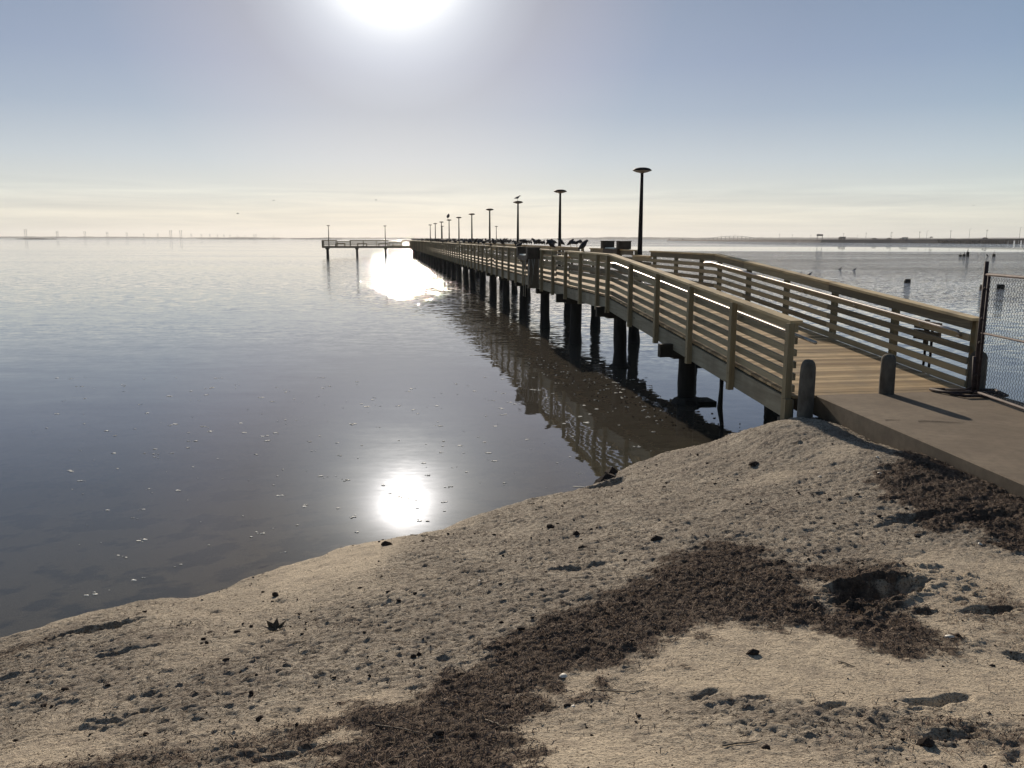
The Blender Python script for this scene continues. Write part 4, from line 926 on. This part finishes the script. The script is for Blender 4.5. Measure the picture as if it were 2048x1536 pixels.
# clods and pebbles
N = 70000; x_ = rng.uniform(-5.2, 5, N); y_ = 2.6 + 10 * rng.random(N) ** 1.4
w_, s_, sm_ = wr_at(x_, y_); dens = np.clip(.5 + vnoise(x_, y_, 1.6, 3, 51) * 2.4, .05, 1) * (1 - .88 * sm_)
keep = (rng.random(N) < dens) & (s_ > .05) & ~((x_ > path_x(y_) - .05) & (y_ < 12)); x_, y_ = x_[keep], y_[keep]; n_ = len(x_); print('clods', n_)
ico = bmesh_verts = None
import bmesh
bm = bmesh.new(); bmesh.ops.create_icosphere(bm, subdivisions=1, radius=1); iv = np.array([v.co[:] for v in bm.verts]); bm.verts.index_update(); ifc = np.array([[v.index for v in f.verts] for f in bm.faces]); bm.free()
r_ = (rng.pareto(2.8, n_) * .0022 + .0016).clip(0, .018); z_ = gzv(x_, y_)
jit = 1 + rng.uniform(-.38, .38, (n_, len(iv), 1)); sc = np.stack([r_ * rng.uniform(.8, 1.5, n_), r_ * rng.uniform(.8, 1.4, n_), r_ * rng.uniform(.45, .9, n_)], -1)
V = iv[None] * jit * sc[:, None] + np.stack([x_, y_, z_ + r_ * .25], -1)[:, None]
F = (ifc[None] + (np.arange(n_) * len(iv))[:, None, None]).reshape(-1, 3)
scatter_mesh('pebbles', V, F, M['clod'], 'small dark clods and pebbles strewn over the crusty sand')
# bigger clods one can tell apart
def clod(x, y, r, label, grp='larger dark clods lying on the sand'):
    q = MB(); vs = [tuple(np.array(v_) * (1 + random.uniform(-.35, .35)) * np.array((r * 1.3, r, r * .7))) for v_ in iv]; q.add(vs, [tuple(int(k) for k in f_) for f_ in ifc])
    o = q.build('seaweed_clod', M['clod'], None, False, (x, y, gz(x, y) + r * .3)); return tag(o, label, 'clod', grp)
for x, y, r, nm in [(1.28, 6.98, .040, 'dark squarish clod on the open sand right above the long seaweed mat'), (.63, 6.98, .035, 'dark clod left of the squarish one, above the crescent print'), (.62, 7.55, .035, 'small dark clod in the middle of the sand, nearer the water'), (2.95, 9.75, .055, 'flat dark clod on the smooth sand toward the path end'),
                    (-1.30, 8.10, .045, 'dark clod at the very water edge left of the sun glint'), (.40, 8.0, .035, 'dark clod pair member near the water, right of the sun glint'), (-2.0, 6.6, .03, 'dark clod near the water left of the crumpled leaf'), (1.30, 4.15, .025, 'leaf-sized black clod on the pale bare sand'), (1.72, 3.12, .03, 'black clod on the smooth bare sand at the bottom right')]: clod(x, y, r, nm)
q = MB(); vs = [tuple(np.array(v_) * (1 + random.uniform(-.3, .3)) * np.array((.30, .12, .10))) for v_ in iv]; q.add(vs, [tuple(int(k) for k in f_) for f_ in ifc]); vs = [tuple(np.array(v_) * (1 + random.uniform(-.3, .3)) * np.array((.16, .10, .12)) + np.array((.25, .12, .02))) for v_ in iv]; q.add(vs, [tuple(int(k) for k in f_) for f_ in ifc])
o = q.build('seaweed_clod', M['clod'], None, False, (1.30, 11.02, .05)); o.rotation_euler = (0, 0, .7); tag(o, 'largest dark soggy clod, lying at the water edge beside a pale stick', 'clod')
# crumpled leaf with curled points
q = MB(); c_ = [(0, 0, .012)]; n_ = 14
for k in range(n_):
    a_ = 2 * math.pi * k / n_; r2 = .075 if k % 2 else .04; c_.append((math.cos(a_) * r2 * 1.2, math.sin(a_) * r2 * .8, .055 if k % 2 else .012 + random.uniform(0, .02)))
q.add(c_ + [(x, y, z + .003) for x, y, z in c_], [(0, 1 + (k + 1) % n_, 1 + k) for k in range(n_)] + [(n_ + 1, n_ + 2 + k, n_ + 2 + (k + 1) % n_) for k in range(n_)])
lf = q.build('dry_leaf', M['leaf'], None, False, (-1.69, 5.53, gz(-1.69, 5.53) + .012)); lf.rotation_euler = (.35, 0, .3); tag(lf, 'crumpled dry leaf with curled points on the crusty sand', 'leaf')
def shell(x, y, r, nm):
    q = MB(); vs = []; n_ = 16
    for i in range(6):
        for k in range(n_): a_ = 2 * math.pi * k / n_; rr = r * (1 - i / 6) ** .7 * (1 + .05 * math.cos(8 * a_)); vs.append((rr * math.cos(a_), rr * math.sin(a_) * .85 + i * r * .06, r * .45 * math.sin(i / 5 * 1.5)))
    q.add(vs, [(i * n_ + k, i * n_ + (k + 1) % n_, (i + 1) * n_ + (k + 1) % n_, (i + 1) * n_ + k) for i in range(5) for k in range(n_)] + [tuple(5 * n_ + k for k in range(n_))]); o = q.build('shell', M['shell'], None, True, (x, y, gz(x, y) + r * .12)); o.rotation_euler = (random.uniform(-.3, .3), random.uniform(-.3, .3), random.random() * 6); tag(o, nm, 'shell', 'pale shells on the beach')
for q_ in [(2.52, 4.45, .030, 'largest pale shell, lying on bare sand below the washed-out hole'), (.27, 3.97, .022, 'pale shell among the seaweed in the bottom centre'), (3.71, 6.24, .022, 'pale shell below the dark seaweed by the path'), (3.87, 8.42, .025, 'pale shell at the top edge of the seaweed near the path'), (.29, 3.58, .014, 'tiny pale shell in the seaweed nearest the bottom edge'), (4.05, 8.9, .02, 'small pale shell in the shade of the path edge'), (3.35, 8.7, .02, 'small pale shell on open sand left of the path seaweed'), (-.25, 6.1, .012, 'tiny pale shell on the crusty sand left of centre')]: shell(*q_)
def stick(x, y, a, ln_, r, nm, mat='stick', zz=None, bend=.1, grp='thin dry sticks lying on the beach'):
    q = MB(); pts = []
    for k in range(6):
        u_ = k / 5 - .5; pts.append((u_ * ln_, math.sin(k * 1.3) * ln_ * bend * .4, 0))
    ca, sa = math.cos(a), math.sin(a); P_ = []
    for px, py, _ in pts:
        wx, wy = x + px * ca - py * sa, y + px * sa + py * ca; P_.append((px * ca - py * sa, px * sa + py * ca, (gz(wx, wy) if zz is None else zz) + r * 1.5 - (gz(x, y) if zz is None else zz)))
    q.tube(P_, [r, r, r * .9, r * .85, r * .7, r * .4], 6); o = q.build('stick', M[mat], None, True, (x, y, gz(x, y) if zz is None else zz)); tag(o, nm, 'stick', grp)
stick(1.05, 10.75, -.25, .45, .008, 'pale stick poking into the water beside the soggy clod', 'shell', .02)
for q_ in [(.55, 3.75, 0.0, .30, .003, 'thin straight straw right of the small pale shell'), (-.07, 3.4, -.9, .16, .004, 'short pale straw across the bottom seaweed'), (-.42, 3.18, .6, .28, .003, 'thin straw crossing another near the bottom edge'), (-.5, 3.45, -.5, .3, .0035, 'long thin straw in the seaweed left of the short pale one'), (-.8, 3.02, 0.05, .26, .004, 'thin straw parallel to the bottom edge, lower left of the seaweed'),
           (.95, 3.1, .25, .18, .004, 'dark curved twig on the rippled grey sand at the bottom'), (1.75, 4.0, -.9, .10, .004, 'short dark twig on bare pale sand'), (2.9, 3.9, .1, .3, .005, 'dark root-like twig at the lower right'), (-1.0, 8.6, -.9, .75, .005, 'long thin dark twig running down from the water edge'), (.52, 5.85, -.8, .06, .003, 'tiny pale straw at the upper edge of the seaweed mat')]: stick(*q_)
stick(5.25, 9.9, -.1, .55, .004, 'thin dark twig lying on the concrete path', 'stick', ZP + .002)
stick(4.7, 10.0, .1, .2, .003, 'short twig near the left edge of the concrete path', 'stick', ZP + .002)
# foam flecks and flotsam on the water
def flakes(name, pts, label, mat, rr):
    V = []; F = []; k = 0
    for (x, y, r) in pts:
        n_ = 9
        for z in (.004, .001):
            for j in range(n_): a_ = 2 * math.pi * j / n_; q_ = r * random.uniform(.35, 1.2); V.append((x + q_ * math.cos(a_) * 1.5, y + q_ * math.sin(a_), z + (random.uniform(0, rr) if z > .002 else 0)))
        V.append((x, y, .004 + rr)); c_ = k + 2 * n_
        for j in range(n_):
            F.append((k + j, k + (j + 1) % n_, c_)); F.append((k + n_ + j, k + n_ + (j + 1) % n_, k + (j + 1) % n_)); F.append((k + n_ + j, k + (j + 1) % n_, k + j))
        k += 2 * n_ + 1
    return scatter_mesh(name, V, F, mat, label)
pts = []
for k in range(300):
    y = random.uniform(7.3, 20); x = -.6 * y + random.random() ** .8 * .78 * y
    if sdist(np.array([x]), np.array([y]))[0] < -.3: [pts.append((x + random.gauss(0, .035), y + random.gauss(0, .03), random.choice([.005, .008, .012, .02]) * (.5 + y / 18))) for _ in range(random.choice([1, 1, 2, 4]))]
flakes('foam', pts, 'white flecks of foam floating on the calm water', M['foam'], .001)
pts = []
for k in range(260):
    s = random.uniform(-7, 2.5); o_ = random.gauss(-.35 + .10 * (s + 7) * -.12, .45) - (s + 6) * .12
    w_ = toworld(o_, s)
    if sdist(np.array([w_.x]), np.array([w_.y]))[0] < -.2: pts.append((w_.x, w_.y, random.uniform(.005, .022)))
flakes('flotsam', pts, 'scum of seaweed scraps floating under the ramp', M['clod'], .012)
pts = []
for k in range(70):
    s = random.uniform(-6, 2.5); w_ = toworld(random.gauss(-.5, .35) - (s + 6) * .12, s)
    if sdist(np.array([w_.x]), np.array([w_.y]))[0] < -.2: pts.append((w_.x, w_.y, random.uniform(.006, .018)))
flakes('foam', pts, 'pale foam bubbles among the scum by the ramp', M['foam'], .006)

# ------------------------------------------------------------------ the hazy air over the bay
hz = MB(); hz.box(-6000, 6000, -700, 5800, -30, 46)
m = bpy.data.materials.new('bay_haze'); m.use_nodes = True; t = m.node_tree; t.nodes.clear(); ou = t.nodes.new('ShaderNodeOutputMaterial')
pv = nn(t, 'ShaderNodeVolumePrincipled', Density=HAZE, Anisotropy=.35, Color=(.93, .95, 1.0, 1)); t.links.new(pv.outputs[0], ou.inputs['Volume'])
tag(hz.build('haze', m), 'thin haze hanging over the bay', kind='stuff')
